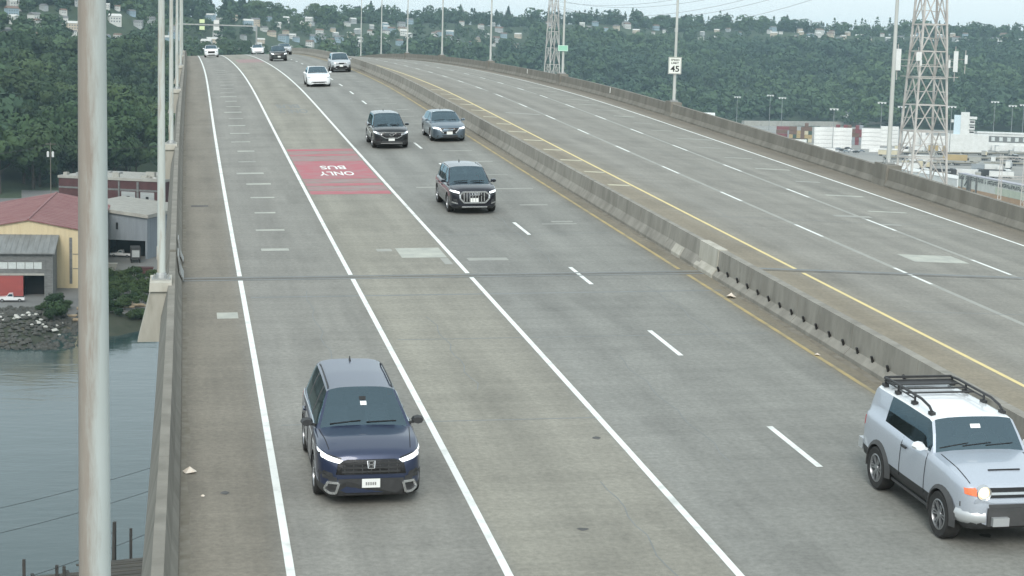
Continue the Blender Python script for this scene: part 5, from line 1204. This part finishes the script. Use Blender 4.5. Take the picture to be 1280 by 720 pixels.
# flat wagons, trailers
M_WAG=mat('dusty_wagon_deck',(.33,.31,.25),(.25,.24,.2),scale=.3,rough=.9); M_WAGD=mat('dark_wagon_frame',(.05,.05,.05),rough=.9)
def wagon_meshes():
    d=MB(); d.box(-8.6,-1.4,1.25,8.6,1.4,1.9); f=MB(); f.box(-8.2,-1.1,.7,8.2,1.1,1.24); w_=MB()
    for x in (-6.8,-5,5,6.8):
        w_.lathe([(0,-1.0),(.45,-1.0),(.45,-.86),(0,-.86)],8,Matrix.Translation((x,0,.45))@Matrix.Rotation(R(90),4,'X')); w_.lathe([(0,1.0),(.45,1.0),(.45,.86),(0,.86)],8,Matrix.Translation((x,0,.45))@Matrix.Rotation(R(90),4,'X'))
    return d.mesh('deck',M_WAG),f.mesh('underframe',M_WAGD),w_.mesh('wheelset',M_WAGD)
WM=wagon_meshes()
def wagon(p,a,label,grp):
    t=thing('flat_wagon',label,'rail wagon',M=frame(p,a),group=grp)
    link('deck',WM[0],t); link('underframe',WM[1],t); o=link('wheelset',WM[2],t); o['kind']='stuff'
for ry,x0,n_,lab in ((193,1108,5,'empty flat rail wagon in the back row below the office'),(199.5,1104,5,'empty flat rail wagon in the middle row of the yard'),(206,1118,5,'empty flat rail wagon in the front row of the yard')):
    p0=G(x0,ry); p1=G(1285,ry+1.5); d=(p1-p0).normalized(); a=math.atan2(d.y,d.x); L_=(p1-p0).length; k=0; s=0
    while s<L_: wagon(p0+d*(s+9),a,lab,'flat wagons in the %s row'%lab.split(' in the ')[1].split(' ')[0]); s+=18.6
    b=MB()
    for off in (-.75,.75): nn=Vector((-d.y,d.x,0))*off; b.bar(p0+nn+Vector((0,0,.06)),p1+nn+Vector((0,0,.06)),.12,.12)
    tag(b.build('rail_track',M_WAGD),kind='structure')
def trailer_mesh(): 
    bx=MB(); bx.box(-7,-1.3,1.2,7,1.3,4.0); bx.box(-7.05,-1.34,1.1,7.05,1.34,1.22); ch=MB(); ch.box(-6.5,-.5,.8,6.5,.5,1.1); wl=MB()
    for x in (-5.5,-4.3,5.2): wl.lathe([(0,-1.2),(.5,-1.2),(.5,1.2),(0,1.2)],10,Matrix.Translation((x,0,.5))@Matrix.Rotation(R(90),4,'X'))
    return bx.mesh('cargo_box',M_WHITEW),bx.mesh('cargo_box',M_WAGD),ch.mesh('chassis',M_WAGD),wl.mesh('axle',M_TYRE)
TM=trailer_mesh()
for i,px in enumerate(range(1106,1275,17)):
    p=G(px,220+ (px-1106)*.012); dark=i%3!=0
    t=thing('truck_trailer','dark box trailer parked in the row behind the white shed' if dark else 'white box trailer parked in the row behind the white shed','trailer',M=frame(p,faces_camera(p)+R(4)+(R(90) if i%2 else 0)),group=('dark' if dark else 'white')+' trailers parked behind the shed')
    link('cargo_box',TM[1 if dark else 0],t); link('chassis',TM[2],t); o=link('axle',TM[3],t); o['kind']='stuff'
# white long shed just past the parapet
s0_=G(1196,235); s1_=G(1096,217); d=s1_-s0_; sa=math.atan2(d.y,d.x); SL=d.length
ws=thing('long_shed','long bright white shed just beyond the right parapet at the lattice tower','shed',M=frame(s0_,sa))
b=MB(); b.box(0,-9,0,SL,0,4.2); b.build('wall',M_WHITEW,ws); b=MB(); b.add([(-.3,-9.3,4.2),(SL+.3,-9.3,4.2),(SL+.3,.3,4.2),(-.3,.3,4.2),(-.3,-4.5,5.2),(SL+.3,-4.5,5.2)],[(0,1,5,4),(1,2,5),(2,3,4,5),(3,0,4),(0,3,2,1)]); b.build('roof',M_WHITEW,ws)
# pale green building with the dark lettered band
g0=G(1197,240); g1=G(1292,262); d=g1-g0; ga=math.atan2(d.y,d.x); GL=d.length
M_PGREEN=mat('pale_green_wall',(.56,.60,.48),(.48,.53,.42),scale=.3,rough=.8); M_PALEW=mat('pale_warehouse_wall',(.66,.67,.62),(.56,.58,.53),scale=.3,rough=.8); M_LAV=mat('pale_lavender_band',(.46,.46,.49),(.38,.38,.42),scale=.3,rough=.8); M_ORNG=mat('faded_orange_base',(.50,.33,.20),(.44,.30,.2),scale=.3,rough=.8)
gb=thing('warehouse','low pale warehouse with dark lettered band and green panel at the right edge','warehouse',M=frame(g0,ga))
b=MB(); b.box(0,0,2.6,GL,3,5.6); b.build('wall',M_PALEW,gb); b=MB(); b.box(GL*.52,-.08,2.62,GL,-.005,5.56); b.build('green_panel',M_PGREEN,gb); b=MB(); b.box(0,-.02,0,GL,3,2.6); b.build('wall_base',M_ORNG,gb); b=MB(); b.box(0,-.05,5.6,GL,3,8.2); b.build('lettered_band',M_PALEW,gb)
b=MB(); b.box(-.5,-.25,8.2,GL+.5,3.5,8.6); b.build('roof',M_LAV,gb)
b=MB(); x=1.2
while x<GL-10:
    hgt=random.uniform(1.5,1.9); kk=random.choice((0,1,2,3)); z0_=5.95
    b.box(x,-.12,z0_,x+.42,-.06,z0_+hgt)
    if kk!=1: b.box(x+.42,-.12,z0_+hgt-.42,x+1.3,-.06,z0_+hgt)
    if kk in (0,2): b.box(x+.42,-.12,z0_+.55,x+1.2,-.06,z0_+.95)
    if kk in (1,3): b.box(x+.95,-.12,z0_+.1,x+1.32,-.06,z0_+hgt*.6)
    x+=1.75 if random.random()<.8 else 3.2
o=b.build('worn_lettering',M_INK,gb); o['kind']='stuff'
for x,wd_ in ((5.5,.35),(12.5,.5),(14.2,.5),(16.4,.7),(23.8,1.2)): b=MB(); b.box(x-wd_/2,-.5,0,x+wd_/2,-.08,8.0); b.build('post',M_GREYW,gb)
b=MB(); b.bar((9.5,-.4,3.6),(12.6,-.4,6.2),.4); b.build('brace',M_GREYW,gb)
b=MB(); b.box(20.4,-.16,1.0,21.2,-.06,1.9); b.build('vent_hole',M_DARK,gb)
# small steel gantry at the far right
gp=G(1262,262); gt=thing('steel_gantry','small grey steel gantry frame above the pale green warehouse at the right edge','gantry',M=frame(gp,faces_camera(gp)))
for x in (-4.2,4.6):
    b=MB(); 
    for dx in (-.7,.7): b.bar((x+dx,0,0),(x+dx*.6,0,21.5),.22)
    for k in range(9): b.bar((x-.7+.03*k,0,k*2.3),(x+.66-.03*k,0,(k+1)*2.3),.14); b.bar((x+.7-.03*k,0,k*2.3),(x-.66+.03*k,0,(k+1)*2.3),.14)
    b.build('gantry_leg',M_TWR,gt)
for z in (13,20.5): b=MB(); b.bar((-5.2,.0,z),(8,0,z),.3); b.bar((-5.2,.0,z-1.1),(8,0,z-1.1),.2); [b.bar((-5.2+k*1.1,0,z-(1.1 if k%2 else 0)),(-4.1+k*1.1,0,z-(0 if k%2 else 1.1)),.12) for k in range(12)]; b.build('gantry_beam',M_TWR,gt)
# light masts
M_MASTD=mat('dull_mast_steel',(.26,.28,.28),rough=.6); M_MAST=mat('pale_mast_steel',(.50,.52,.52),rough=.5)
for px,y0,y1,lab in ((922,121,158,'leftmost yard floodlight mast with a T head, above the right parapet'),(963,119,163,'slim yard mast left of the maroon containers'),(978,122,170,'slim yard mast by the maroon containers'),(1042.5,136,186,'floodlight mast with a big pale lamp head beside the white stacks'),(1102,128,184,'yard mast just right of the tall parapet light pole'),(1127,133,185,'yard mast behind the left side of the lattice tower'),(1189,133,192,'yard mast in front of the stepped office'),(1243,127,182,'yard mast rising above the long low white building'),(1265,132,184,'yard mast second from the right edge'),(1279,131,184,'yard mast at the right edge of view')):
    p=G(px-(y1-y0)*.045,y1); r_=math.hypot(p.x,p.y); h=at_r(px,y0,r_).z-GZ; t=thing('light_mast',lab,'light mast',M=frame(p,faces_camera(p)))
    b=MB(); b.tube((0,0,0),(0,0,h),.26,.16,8); b.build('shaft',M_MASTD,t); b=MB(); b.box(-3.0,-.5,h-.2,3.0,.5,h+.25); b.build('crossarm',M_MAST,t)
    for x in (-2.2,0,2.2): b=MB(); b.box(x-.6,-1.0,h-.9,x+.6,-.3,h-.21); b.build('lamp_head',M_WHITEW,t)
# cars parked in the yard
def yard_car_mesh(m):
    b=MB(); pr=[(-2.2,.35),(2.2,.35),(2.25,.8),(1.2,.95),(.6,1.45),(-1.3,1.45),(-2.0,.98),(-2.25,.9)]; b.prism([Vector((x,-.9,z)) for x,z in pr],[Vector((x,.9,z)) for x,z in pr]); 
    for sy in (-1,1): b.prism([Vector((x,sy*.905,z)) for x,z in ((-1.6,1.0),(.9,1.0),(.5,1.36),(-1.2,1.36))],[Vector((x,sy*.93,z)) for x,z in ((-1.6,1.0),(.9,1.0),(.5,1.36),(-1.2,1.36))],1)
    for x in (-1.4,1.4):
        for sy in (-1,1): b.lathe([(0,-.1),(.33,-.1),(.33,.1),(0,.1)],8,Matrix.Translation((x,sy*.85,.33))@Matrix.Rotation(R(90),4,'X'),2)
    return b.mesh('parked_car',[m,M_GLASS,M_TYRE])
YC=[('white',yard_car_mesh(M_WTRK)),('grey',yard_car_mesh(CC['grey'])),('dark',yard_car_mesh(M_CLAD))]
for px,py,k in ((1046,190,0),(1052,189,2),(1058,190.5,1),(1064,189,0),(1070,191,2),(1077,190,1),(1048,187,1),(1060,186.5,2),(1206,186,2),(1212,187,1),(1218,188,2)):
    o=link('parked_car',YC[k][1],loc=G(px,py),rz=random.uniform(-.4,.4)); tag(o,'%s car parked in the yard lot between the container stacks and the office'%YC[k][0],'car','%s cars parked in the yard lot'%YC[k][0])
# loose trailers, sheds and cargo between the rows
M_CARGO=[M_WHITEW,CC['grey'],CC['cream'],M_FASC,M_WAGD,CC['tan']]
CARGO_L=['white','grey','cream','pale beige','dark','tan']
for i in range(46):
    px=random.uniform(1098,1276); py=random.choice((187.5,190,196,203,211,214,224))+random.uniform(-.8,.8)
    p=G(px,py); k=random.choice((0,0,0,1,2,3,4,5)); l,h=random.choice(((12,2.8),(7,2.6),(14,3.6),(5,2.2)))
    t=thing('cargo_trailer','%s cargo trailer parked between the wagon rows of the right yard'%CARGO_L[k],'trailer',M=frame(p,faces_camera(p)+random.choice((0,0,R(90)))+R(random.uniform(-6,6))),group='%s cargo trailers between the wagon rows'%CARGO_L[k])
    b=MB(); b.box(-l/2,-1.25,1.0,l/2,1.25,1.0+h); b.build('cargo_box',M_CARGO[k],t); b=MB(); b.box(-l/2,-1.3,1.0+h,l/2,1.3,1.12+h); b.build('top_rail',M_STEEL,t); b=MB(); b.box(-l/2+.6,-1.0,.25,-l/2+2.6,1.0,.99); b.box(l/2-1.4,-.9,.1,l/2-.9,.9,.99); b.build('running_gear',M_WAGD,t)
# pale tanker shed glimpsed over the parapet
p=G(858,158); t=thing('white_shed','pale white shed roof showing just above the right parapet beside the 45 sign pole','shed',M=frame(p,faces_camera(p))); b=MB(); b.box(0,0,0,24,10,9.5); b.build('wall',M_WHITEW,t); b=MB(); b.add([(-.5,-.5,9.5),(24.5,-.5,9.5),(24.5,10.5,9.5),(-.5,10.5,9.5),(-.5,5,12.5),(24.5,5,12.5)],[(0,1,5,4),(1,2,5),(2,3,4,5),(3,0,4),(0,3,2,1)]); b.build('roof',M_WHITEW,t)
for x in (3,9,15,20): b=MB(); b.box(x,-.1,6,x+2,-.02,8.2); b.build('window',M_GREYW,t)
# overhead sign gantry beyond the crest
gc=at_r(262,31,520); gg=thing('sign_gantry','distant overhead sign gantry above the crest with small pale panels','sign gantry',M=frame(Vector((gc.x,gc.y,gc.z)),faces_camera(gc)))
b=MB(); b.bar((-10,0,0),(14,0,0),.3,.35); b.build('beam',M_STEEL,gg)
for x in (-9.8,13.8): b=MB(); b.tube((x,0,-30),(x,0,.4),.25,n=8); b.build('column',M_STEEL,gg)
M_PGS=mat('pale_lime_sign',(.62,.72,.42),rough=.5)
for x,z,ww,m in ((-2.2,1.0,1.5,M_PGS),(-2.2,-1.0,1.5,M_PGS),(2.0,.9,1.6,M_WHITEW),(2.0,-1.0,1.6,M_WHITEW)): b=MB(); b.box(x-ww/2,-.5,z-.55,x+ww/2,-.4,z+.55); b.build('sign_panel',m,gg)
# ------------------------------------------------------------------ trees
def leaf_mat(name,c0,c1,c2):
    m=bpy.data.materials.new(name); m.use_nodes=True; n=m.node_tree; N=n.nodes; Lk=n.links.new; b=N['Principled BSDF']; b.inputs['Roughness'].default_value=.75; b.inputs['Specular IOR Level'].default_value=.25
    oi=N.new('ShaderNodeObjectInfo'); tc=N.new('ShaderNodeTexCoord'); t=N.new('ShaderNodeTexNoise'); t.inputs['Scale'].default_value=.022; t.inputs['Detail'].default_value=5; t.inputs['Roughness'].default_value=.62; Lk(tc.outputs['Object'],t.inputs['Vector'])
    r=N.new('ShaderNodeMapRange'); r.inputs[1].default_value=.36; r.inputs[2].default_value=.64; Lk(t.outputs[0],r.inputs[0])
    m1=N.new('ShaderNodeMix'); m1.data_type='RGBA'; m1.inputs[6].default_value=(*c0,1); m1.inputs[7].default_value=(*c1,1); Lk(r.outputs[0],m1.inputs[0])
    m2=N.new('ShaderNodeMix'); m2.data_type='RGBA'; m2.inputs[7].default_value=(*c2,1); Lk(m1.outputs[2],m2.inputs[6]); q=N.new('ShaderNodeMath'); q.operation='MULTIPLY'; q.inputs[1].default_value=.6; Lk(oi.outputs['Random'],q.inputs[0]); Lk(q.outputs[0],m2.inputs[0])
    t3=N.new('ShaderNodeTexNoise'); t3.inputs['Scale'].default_value=.0042; t3.inputs['Detail'].default_value=3; gp_=N.new('ShaderNodeNewGeometry'); Lk(gp_.outputs['Position'],t3.inputs['Vector'])
    r3=N.new('ShaderNodeMapRange'); r3.inputs[1].default_value=.47; r3.inputs[2].default_value=.60; r3.inputs[4].default_value=.75; Lk(t3.outputs[0],r3.inputs[0]); m3=N.new('ShaderNodeMix'); m3.data_type='RGBA'; m3.inputs[7].default_value=(c1[0]*1.25,c1[1]*1.2,c1[2]*1.05,1); Lk(m2.outputs[2],m3.inputs[6]); Lk(r3.outputs[0],m3.inputs[0])
    Lk(m3.outputs[2],b.inputs['Base Color']); return m
M_LEAF=leaf_mat('broadleaf_foliage',(.018,.044,.023),(.044,.076,.031),(.030,.052,.022))
M_LEAF2=leaf_mat('light_broadleaf_foliage',(.028,.060,.026),(.060,.096,.036),(.045,.066,.026))
M_CONIF=leaf_mat('conifer_foliage',(.014,.034,.022),(.026,.050,.028),(.022,.042,.022))
M_FOR=leaf_mat('hillside_forest_foliage',(.030,.062,.042),(.064,.108,.052),(.05,.09,.045))
M_BARK=mat('bark',(.075,.06,.045),(.05,.042,.033),scale=1.5,rough=.95)
def leaf_quads(C,Nrm,size,rg):
    """C centres, Nrm normals -> quads"""
    n=len(C); a=rg.normal(size=(n,3)); u=np.cross(Nrm,a); u/=np.linalg.norm(u,axis=1)[:,None]+1e-9; v=np.cross(Nrm,u)
    s=(size*rg.uniform(.6,1.3,n))[:,None]; u=u*s; v=v*s*rg.uniform(.5,.9,n)[:,None]
    V=np.stack([C-u-v*.5,C+u*.3-v,C+u+v*.5,C-u*.3+v],1).reshape(-1,3); return V
def broad(h,rad,nb,nl,size,seed):
    rg=np.random.default_rng(seed); cz=h*.58; V=[]
    for _ in range(nb):
        d=rg.normal(size=3); d/=np.linalg.norm(d); q=d*rg.uniform(.35,.75)**.6; c=np.array([q[0]*rad*.85,q[1]*rad*.85,cz+q[2]*h*.36]); br=rad*rg.uniform(.34,.56)
        dn=rg.normal(size=(nl,3)); dn[:,2]+=.25; dn/=np.linalg.norm(dn,axis=1)[:,None]
        C=c+dn*br*rg.uniform(.86,1.04,nl)[:,None]*np.array([1,1,.8]); V.append(leaf_quads(C,dn+rg.normal(size=(nl,3))*.2,np.full(nl,size),rg))
    return np.concatenate(V)
def conifer(h,rad,nl,size,seed):
    rg=np.random.default_rng(seed); t=rg.uniform(.08,1,nl)**.8; z=h*t; rr=rad*(1-t)**.85*rg.uniform(.45,1.05,nl)*(1+.25*np.sin(z*2*math.pi/(h*.11)))+.12; a=rg.uniform(0,2*math.pi,nl)
    C=np.stack([np.cos(a)*rr,np.sin(a)*rr,z],1); Nn=np.stack([np.cos(a)*.6,np.sin(a)*.6,np.full(nl,.9)],1)+rg.normal(size=(nl,3))*.35
    return leaf_quads(C,Nn,size*(1.15-t*.6),rg)
def qmesh(name,V,m): return fast_mesh(name,V,np.arange(len(V),dtype=np.int32).reshape(-1,4),m)
TB=[qmesh('crown',broad(14,5.8,14,150,.42,s),M_LEAF if s%2 else M_LEAF2) for s in range(6)]
M_LEAFL=leaf_mat('bright_broadleaf_foliage',(.034,.072,.030),(.058,.096,.036),(.045,.07,.026)); TBL=[qmesh('crown',broad(14,5.8,14,150,.42,90+s),M_LEAFL) for s in range(3)]
TC=[qmesh('crown',conifer(24,6.0,900,1.0,20+s),M_CONIF) for s in range(3)]
SBM=[qmesh('crown',broad(4.2,2.4,18,70,.22,40+s),M_LEAF if s%2 else M_LEAF2) for s in range(3)]
def trunk_mesh(h,r0,limbs):
    b=MB(); b.tube((0,0,-1),(.1,0,h*.45),r0,r0*.7,7,False); b.tube((.1,0,h*.45),(0,.1,h*.85),r0*.7,r0*.25,7)
    for k in range(limbs): a=k*2.4; z=h*(.28+.07*k); b.tube((.05,0,z),(math.cos(a)*h*.22,math.sin(a)*h*.22,z+h*.22),r0*.38,r0*.12,5)
    return b.mesh('trunk',M_BARK)
TRB=trunk_mesh(12,.32,6); TRC=trunk_mesh(23,.30,0); TRS=trunk_mesh(3,.09,4)
def tree(x,y,z,kind,sc,label,grp,cat='tree'):
    nm={'b':'broadleaf_tree','l':'broadleaf_tree','c':'conifer_tree','s':'shrub'}[kind]
    o=bpy.data.objects.new(nm,None); COL.objects.link(o); o.empty_display_size=.3; o.location=(x,y,z); o.rotation_euler=(0,0,random.uniform(0,6.28)); o.scale=(sc*random.uniform(.88,1.15),sc*random.uniform(.88,1.15),sc)
    tag(o,label,cat,grp); link('crown',random.choice({'b':TB,'l':TBL,'c':TC,'s':SBM}[kind]),o); link('trunk',{'b':TRB,'l':TRB,'c':TRC,'s':TRS}[kind],o); return o
# shrubs and small trees on the left bank
_k=0
for px,py,sc in ((62,397,.62),(70,393,.85),(66,388,.7),(76,391,.55),(57,391,.45),(84,386,.5),(73,384,.6),(48,393,.35)):
    p=at(px,py,-43.4); tree(p.x,p.y,gz1(p.x,p.y),'s',sc,'green shrub in the clump on the rocky bank left of the near rusty pole','shrubs left of the near pole','shrub')
for row,py0,n_ in (('lowest',389,11),('second',380,10),('third',370,10),('fourth',360,9),('top',351,8)):
    for q in range(n_):
        px=135+(56*q/(n_-1))+random.uniform(-2,2); p=at(px,py0+random.uniform(-3,3),-43.2); tree(p.x,p.y,gz1(p.x,p.y),'s',random.uniform(.38,.72),'dark green shrub in the %s row of the thicket between near pole and corbel'%row,'shrubs in the %s row of the thicket'%row,'shrub')
for px,py,sc in ((136,306,.55),(90,282,.7),(112,276,.7)): p=G(px,py); tree(p.x,p.y,GZ,'b',sc,'young tree between the red roofed warehouse and the maroon building','trees behind the left warehouses')

# ------------------------------------------------------------------ houses on the hill
HM=[]
def house_meshes(w_,d_,h_,wm,rm):
    b=MB(); b.box(-w_/2,-d_/2,-4,w_/2,d_/2,h_); r=MB(); e=.5
    r.add([(-w_/2-e,-d_/2-e,h_),(w_/2+e,-d_/2-e,h_),(w_/2+e,d_/2+e,h_),(-w_/2-e,d_/2+e,h_),(-w_/2-e,0,h_+2.6),(w_/2+e,0,h_+2.6)],[(0,1,5,4),(1,2,5),(2,3,4,5),(3,0,4),(0,3,2,1)])
    wn=MB()
    for x in np.arange(-w_/2+1.2,w_/2-1.2,2.8):
        for z in ((.9,3.9) if h_>5.5 else (1.2,)): wn.box(x,-d_/2-.06,z,x+1.4,-d_/2-.005,z+1.4)
    return b.mesh('wall',wm),r.mesh('roof',rm),wn.mesh('windows',M_HWIN)
M_HWIN=mat('dull_window_glass',(.16,.18,.19),rough=.3); M_HW=mat('white_house_wall',(.62,.62,.59),rough=.8); M_HG=mat('grey_house_wall',(.40,.42,.42),rough=.8); M_HB=mat('beige_house_wall',(.56,.48,.38),rough=.8); M_HBL=mat('blue_house_wall',(.30,.40,.46),rough=.8)
M_RG=mat('grey_shingle_roof',(.20,.20,.20),(.15,.15,.15),scale=.6,rough=.9); M_RB=mat('brown_shingle_roof',(.19,.13,.10),rough=.9); M_RP=mat('pale_flat_roof',(.60,.60,.57),rough=.9)
KIND=[]
for wn_,wm in (('white',M_HW),('white',M_HW),('white',M_HW),('grey',M_HG),('beige',M_HB),('pale blue',M_HBL)):
    for rn,rm in (('grey',M_RG),('brown',M_RB),('pale',M_RP)):
        KIND.append((wn_,rn,house_meshes(random.uniform(10,14.5),random.uniform(8,10),random.uniform(5,7),wm,rm)))
houses=[]
def place_words(px):
    for lim,wd_ in ((38,'at the left edge'),(72,'above the red roof'),(101,'just left of the near rusty pole'),(165,'just right of the near rusty pole'),(205,'beside the second left pole'),(285,'above the leftmost lanes at the crest'),(350,'above the bus lane crest'),(430,'above the silver SUV'),(500,'above the far end of the median'),(570,'above the far left right-hand poles'),(640,'between two distant right-hand poles'),(690,'just left of the distant lattice tower'),(735,'behind the green sign pole'),(840,'between green sign and 45 sign'),(930,'just right of the 45 sign'),(1010,'above the striped containers'),(1085,'just left of the tall right pole'),(1140,'left of the near lattice tower'),(1190,'behind the near lattice tower'),(1235,'right of the near lattice tower')):
        if px<lim: return wd_
    return 'at the right edge'
def put_house(px,t,k=None,region='right'):
    az=az_px(px); ft=np.interp(az,_AZ,_FOOT); rd=np.interp(az,_AZ,_RDG); r=ft+(rd-ft)*t*random.uniform(.985,1.015); x,y=r*math.sin(az),r*math.cos(az)
    for hx,hy in houses:
        if abs(math.atan2(hx,hy)-az)*r<13 and abs(math.hypot(hx,hy)-r)<16: return
    wn_,rn,me=random.choice(KIND) if k is None else KIND[k]; z=gz1(x,y)+1.0
    hsc=random.uniform(.40,.75)
    t_=thing('house','%s house with %s roof %s, %s'%(wn_,rn,'low down' if t<.72 else 'halfway up' if t<.86 else 'near the top' if t<.95 else 'on the ridge',place_words(px)),'house',(x,y,z),-az+random.uniform(-.8,.8),'%s houses with %s roofs, %s'%(wn_,rn,place_words(px)))
    t_.scale=(hsc,hsc,hsc); link('wall',me[0],t_); link('roof',me[1],t_); o=link('windows',me[2],t_); o['kind']='stuff'; houses.append((x,y))
for _ in range(62): put_house(random.uniform(-20,270),random.uniform(.78,1.0),None,'above the left forest')
for _ in range(115): put_house(random.uniform(290,660),random.uniform(.60,1.02),None,'above the crest of the bridge')
for _ in range(36): put_house(random.uniform(660,940),random.uniform(.91,1.01),None,'on the ridge at the middle')
for _ in range(78): put_house(random.uniform(940,1310),random.uniform(.90,1.01),None,'on the ridge at the right')
put_house(1046,.10,6,'low at the foot of the right hill'); put_house(1062,.14,7,'low at the foot of the right hill')
HX=np.array(houses)
# a road climbing the hill between the houses
pts=[]; 
for px,t in ((266,.62),(268,.72),(270,.82),(271,.92),(272,1.0)):
    az=az_px(px); r=np.interp(az,_AZ,_FOOT)+(np.interp(az,_AZ,_RDG)-np.interp(az,_AZ,_FOOT))*t; pts.append((r*math.sin(az),r*math.cos(az)))
b=MB(); vs=[]
for x,y in pts: 
    z=gz1(x,y)+1.5; vs += [(x-4.5,y,z),(x+4.5,y,z)]
b.add(vs,[(2*i,2*i+1,2*i+3,2*i+2) for i in range(len(pts)-1)]); tag(b.build('hill_road',M_PATCH),kind='structure')

# ------------------------------------------------------------------ forest: nearest trees one by one, the rest as one mass
def scatter(n,p0,p1,t0,t1):
    px=rng.uniform(p0,p1,n); az=np.arctan2(*(np.array([(_fw.x+_r2.x*((q-640)/F_PX),_fw.y+_r2.y*((q-640)/F_PX)) for q in px]).T)); ft=np.interp(az,_AZ,_FOOT); rd=np.interp(az,_AZ,_RDG)
    u=rng.uniform(0,1,n); r0=ft+(rd-ft)*t0; r1=ft+(rd-ft)*t1; r=np.sqrt(r0**2+(r1**2-r0**2)*u); return px,r*np.sin(az),r*np.cos(az),r,(r-ft)/(rd-ft)
def keep(x,y,r,clear=9):
    az=np.arctan2(x,y); ha=np.arctan2(HX[:,0],HX[:,1]); hr=np.hypot(HX[:,0],HX[:,1])
    da=np.abs(az[:,None]-ha[None,:])*r[:,None]; dr=hr[None,:]-r[:,None]
    bad=((da<clear*.85)&(dr>-9)&(dr<60)).any(1)|((np.abs(az-az_px(269))*r<7)&(r>1500)); return ~bad
PXS,XS,YS,RS,TS=[np.concatenate(a) for a in zip(scatter(1250,-90,330,-.01,1.02),scatter(1100,300,700,-.01,.95),scatter(2500,660,1370,-.005,1.0),scatter(1000,-60,1340,1.0,1.13),scatter(420,-60,1340,.995,1.02))]
k=keep(XS,YS,RS)&(rng.random(len(XS))<np.where((PXS<275)&(TS>.80)&(TS<1.01),.5,np.where((PXS>290)&(PXS<660)&(TS>.58)&(TS<1.01),.36,np.where((PXS>650)&(TS>.85)&(TS<1.01),.15,1.0)))); PXS,XS,YS,RS,TS=[a[k] for a in (PXS,XS,YS,RS,TS)]
ridge=TS>.93; con=(rng.random(len(XS))<np.where(ridge,.30,.07)); hs=np.where(con,rng.uniform(.6,1.05,len(XS)),rng.uniform(.75,1.25,len(XS))); hs=np.where(ridge&~con,hs*rng.uniform(.8,1.75,len(XS)),hs); hs=np.where(ridge&con,hs*rng.uniform(.75,1.35,len(XS)),hs); hs=np.where(~ridge&~con,hs*rng.uniform(.95,1.95,len(XS)),hs)
ZS=ground_z(XS,YS)-np.where(ridge,3.6*np.minimum(hs,1.2),.4)
hs=np.where((TS>.58)&(TS<1.01)&((PXS<275)|(PXS>650)|(TS>.58))&((PXS<650)|(TS>.8)),hs*.68,hs); hgt=np.where(con,24,14)*hs
app=hgt/RS*np.where((PXS>-5)&(PXS<1285),1,.0)
hidden=(PXS>205)&(PXS<900)&(TS<.25); app=np.where(hidden,0,app)
order=np.argsort(-app); one=set(order[:205].tolist())
top=np.argsort(-(hgt/RS*np.where(ridge&(PXS>0)&(PXS<1280)&(TS<1.1),1,0)))[:70]; one|=set(top.tolist())
for i in sorted(one):
    kd=('dark conifer' if con[i] else 'leafy tree'); where=place_words(PXS[i])
    if ridge[i]: lab='%s %s on the skyline, %s'%('tall' if hs[i]>1.15 else 'small',kd,where); g='%ss on the ridge, %s'%(kd,where)
    else:
        up_=next(w_ for l_,w_ in ((.03,'at the hill foot'),(.07,'on the lowest slope'),(.12,'low on the slope'),(.18,'below mid slope'),(.26,'at mid slope'),(.36,'above mid slope'),(9,'high on the slope')) if TS[i]<l_)
        lab='%s %s %s, %s'%('big' if hs[i]>1.35 else 'smaller',kd,up_,where); g='%ss %s, %s'%(kd,up_,where)
    tree(float(XS[i]),float(YS[i]),float(ZS[i]),'c' if con[i] else ('l' if (TS[i]<.10 and PXS[i]<330) else 'b'),float(hs[i]),lab,g)
rest=np.array([i for i in range(len(XS)) if i not in one])
FB=[broad(14,6.6,8,30,.9,60+s) for s in range(4)]; FBN=[broad(14,6.2,10,42,.8,70+s) for s in range(4)]; FC=[conifer(24,6.0,110,1.7,80+s) for s in range(3)]
VV=[]
for i in rest:
    tv=FC[i%3] if con[i] else (FBN[i%4] if RS[i]<1350 else FB[i%4]); a=rng.uniform(0,6.28); ca,sa=math.cos(a),math.sin(a); s=hs[i]; w_=s*rng.uniform(.9,1.25)
    VV.append(np.stack([(tv[:,0]*ca-tv[:,1]*sa)*w_+XS[i],(tv[:,0]*sa+tv[:,1]*ca)*w_+YS[i],tv[:,2]*s+ZS[i]],1))
VV=np.concatenate(VV); o=link('hillside_forest',qmesh('hillside_forest',VV,M_FOR)); tag(o,kind='stuff')
# ------------------------------------------------------------------ damp air over the valley
HZ=bpy.data.materials.new('valley_haze'); HZ.use_nodes=True; n=HZ.node_tree; n.nodes.clear(); ov=n.nodes.new('ShaderNodeOutputMaterial'); pv=n.nodes.new('ShaderNodeVolumePrincipled')
pv.inputs['Color'].default_value=(.62,.84,.97,1); pv.inputs['Density'].default_value=HAZE_D if 'HAZE_D' in globals() else 1.15e-4; pv.inputs['Anisotropy'].default_value=.2
n.links.new(pv.outputs[0],ov.inputs['Volume'])
b=MB(); b.box(-3150,-380,WZ-4,3550,5150,135); o=b.build('haze',HZ); tag(o,kind='stuff')
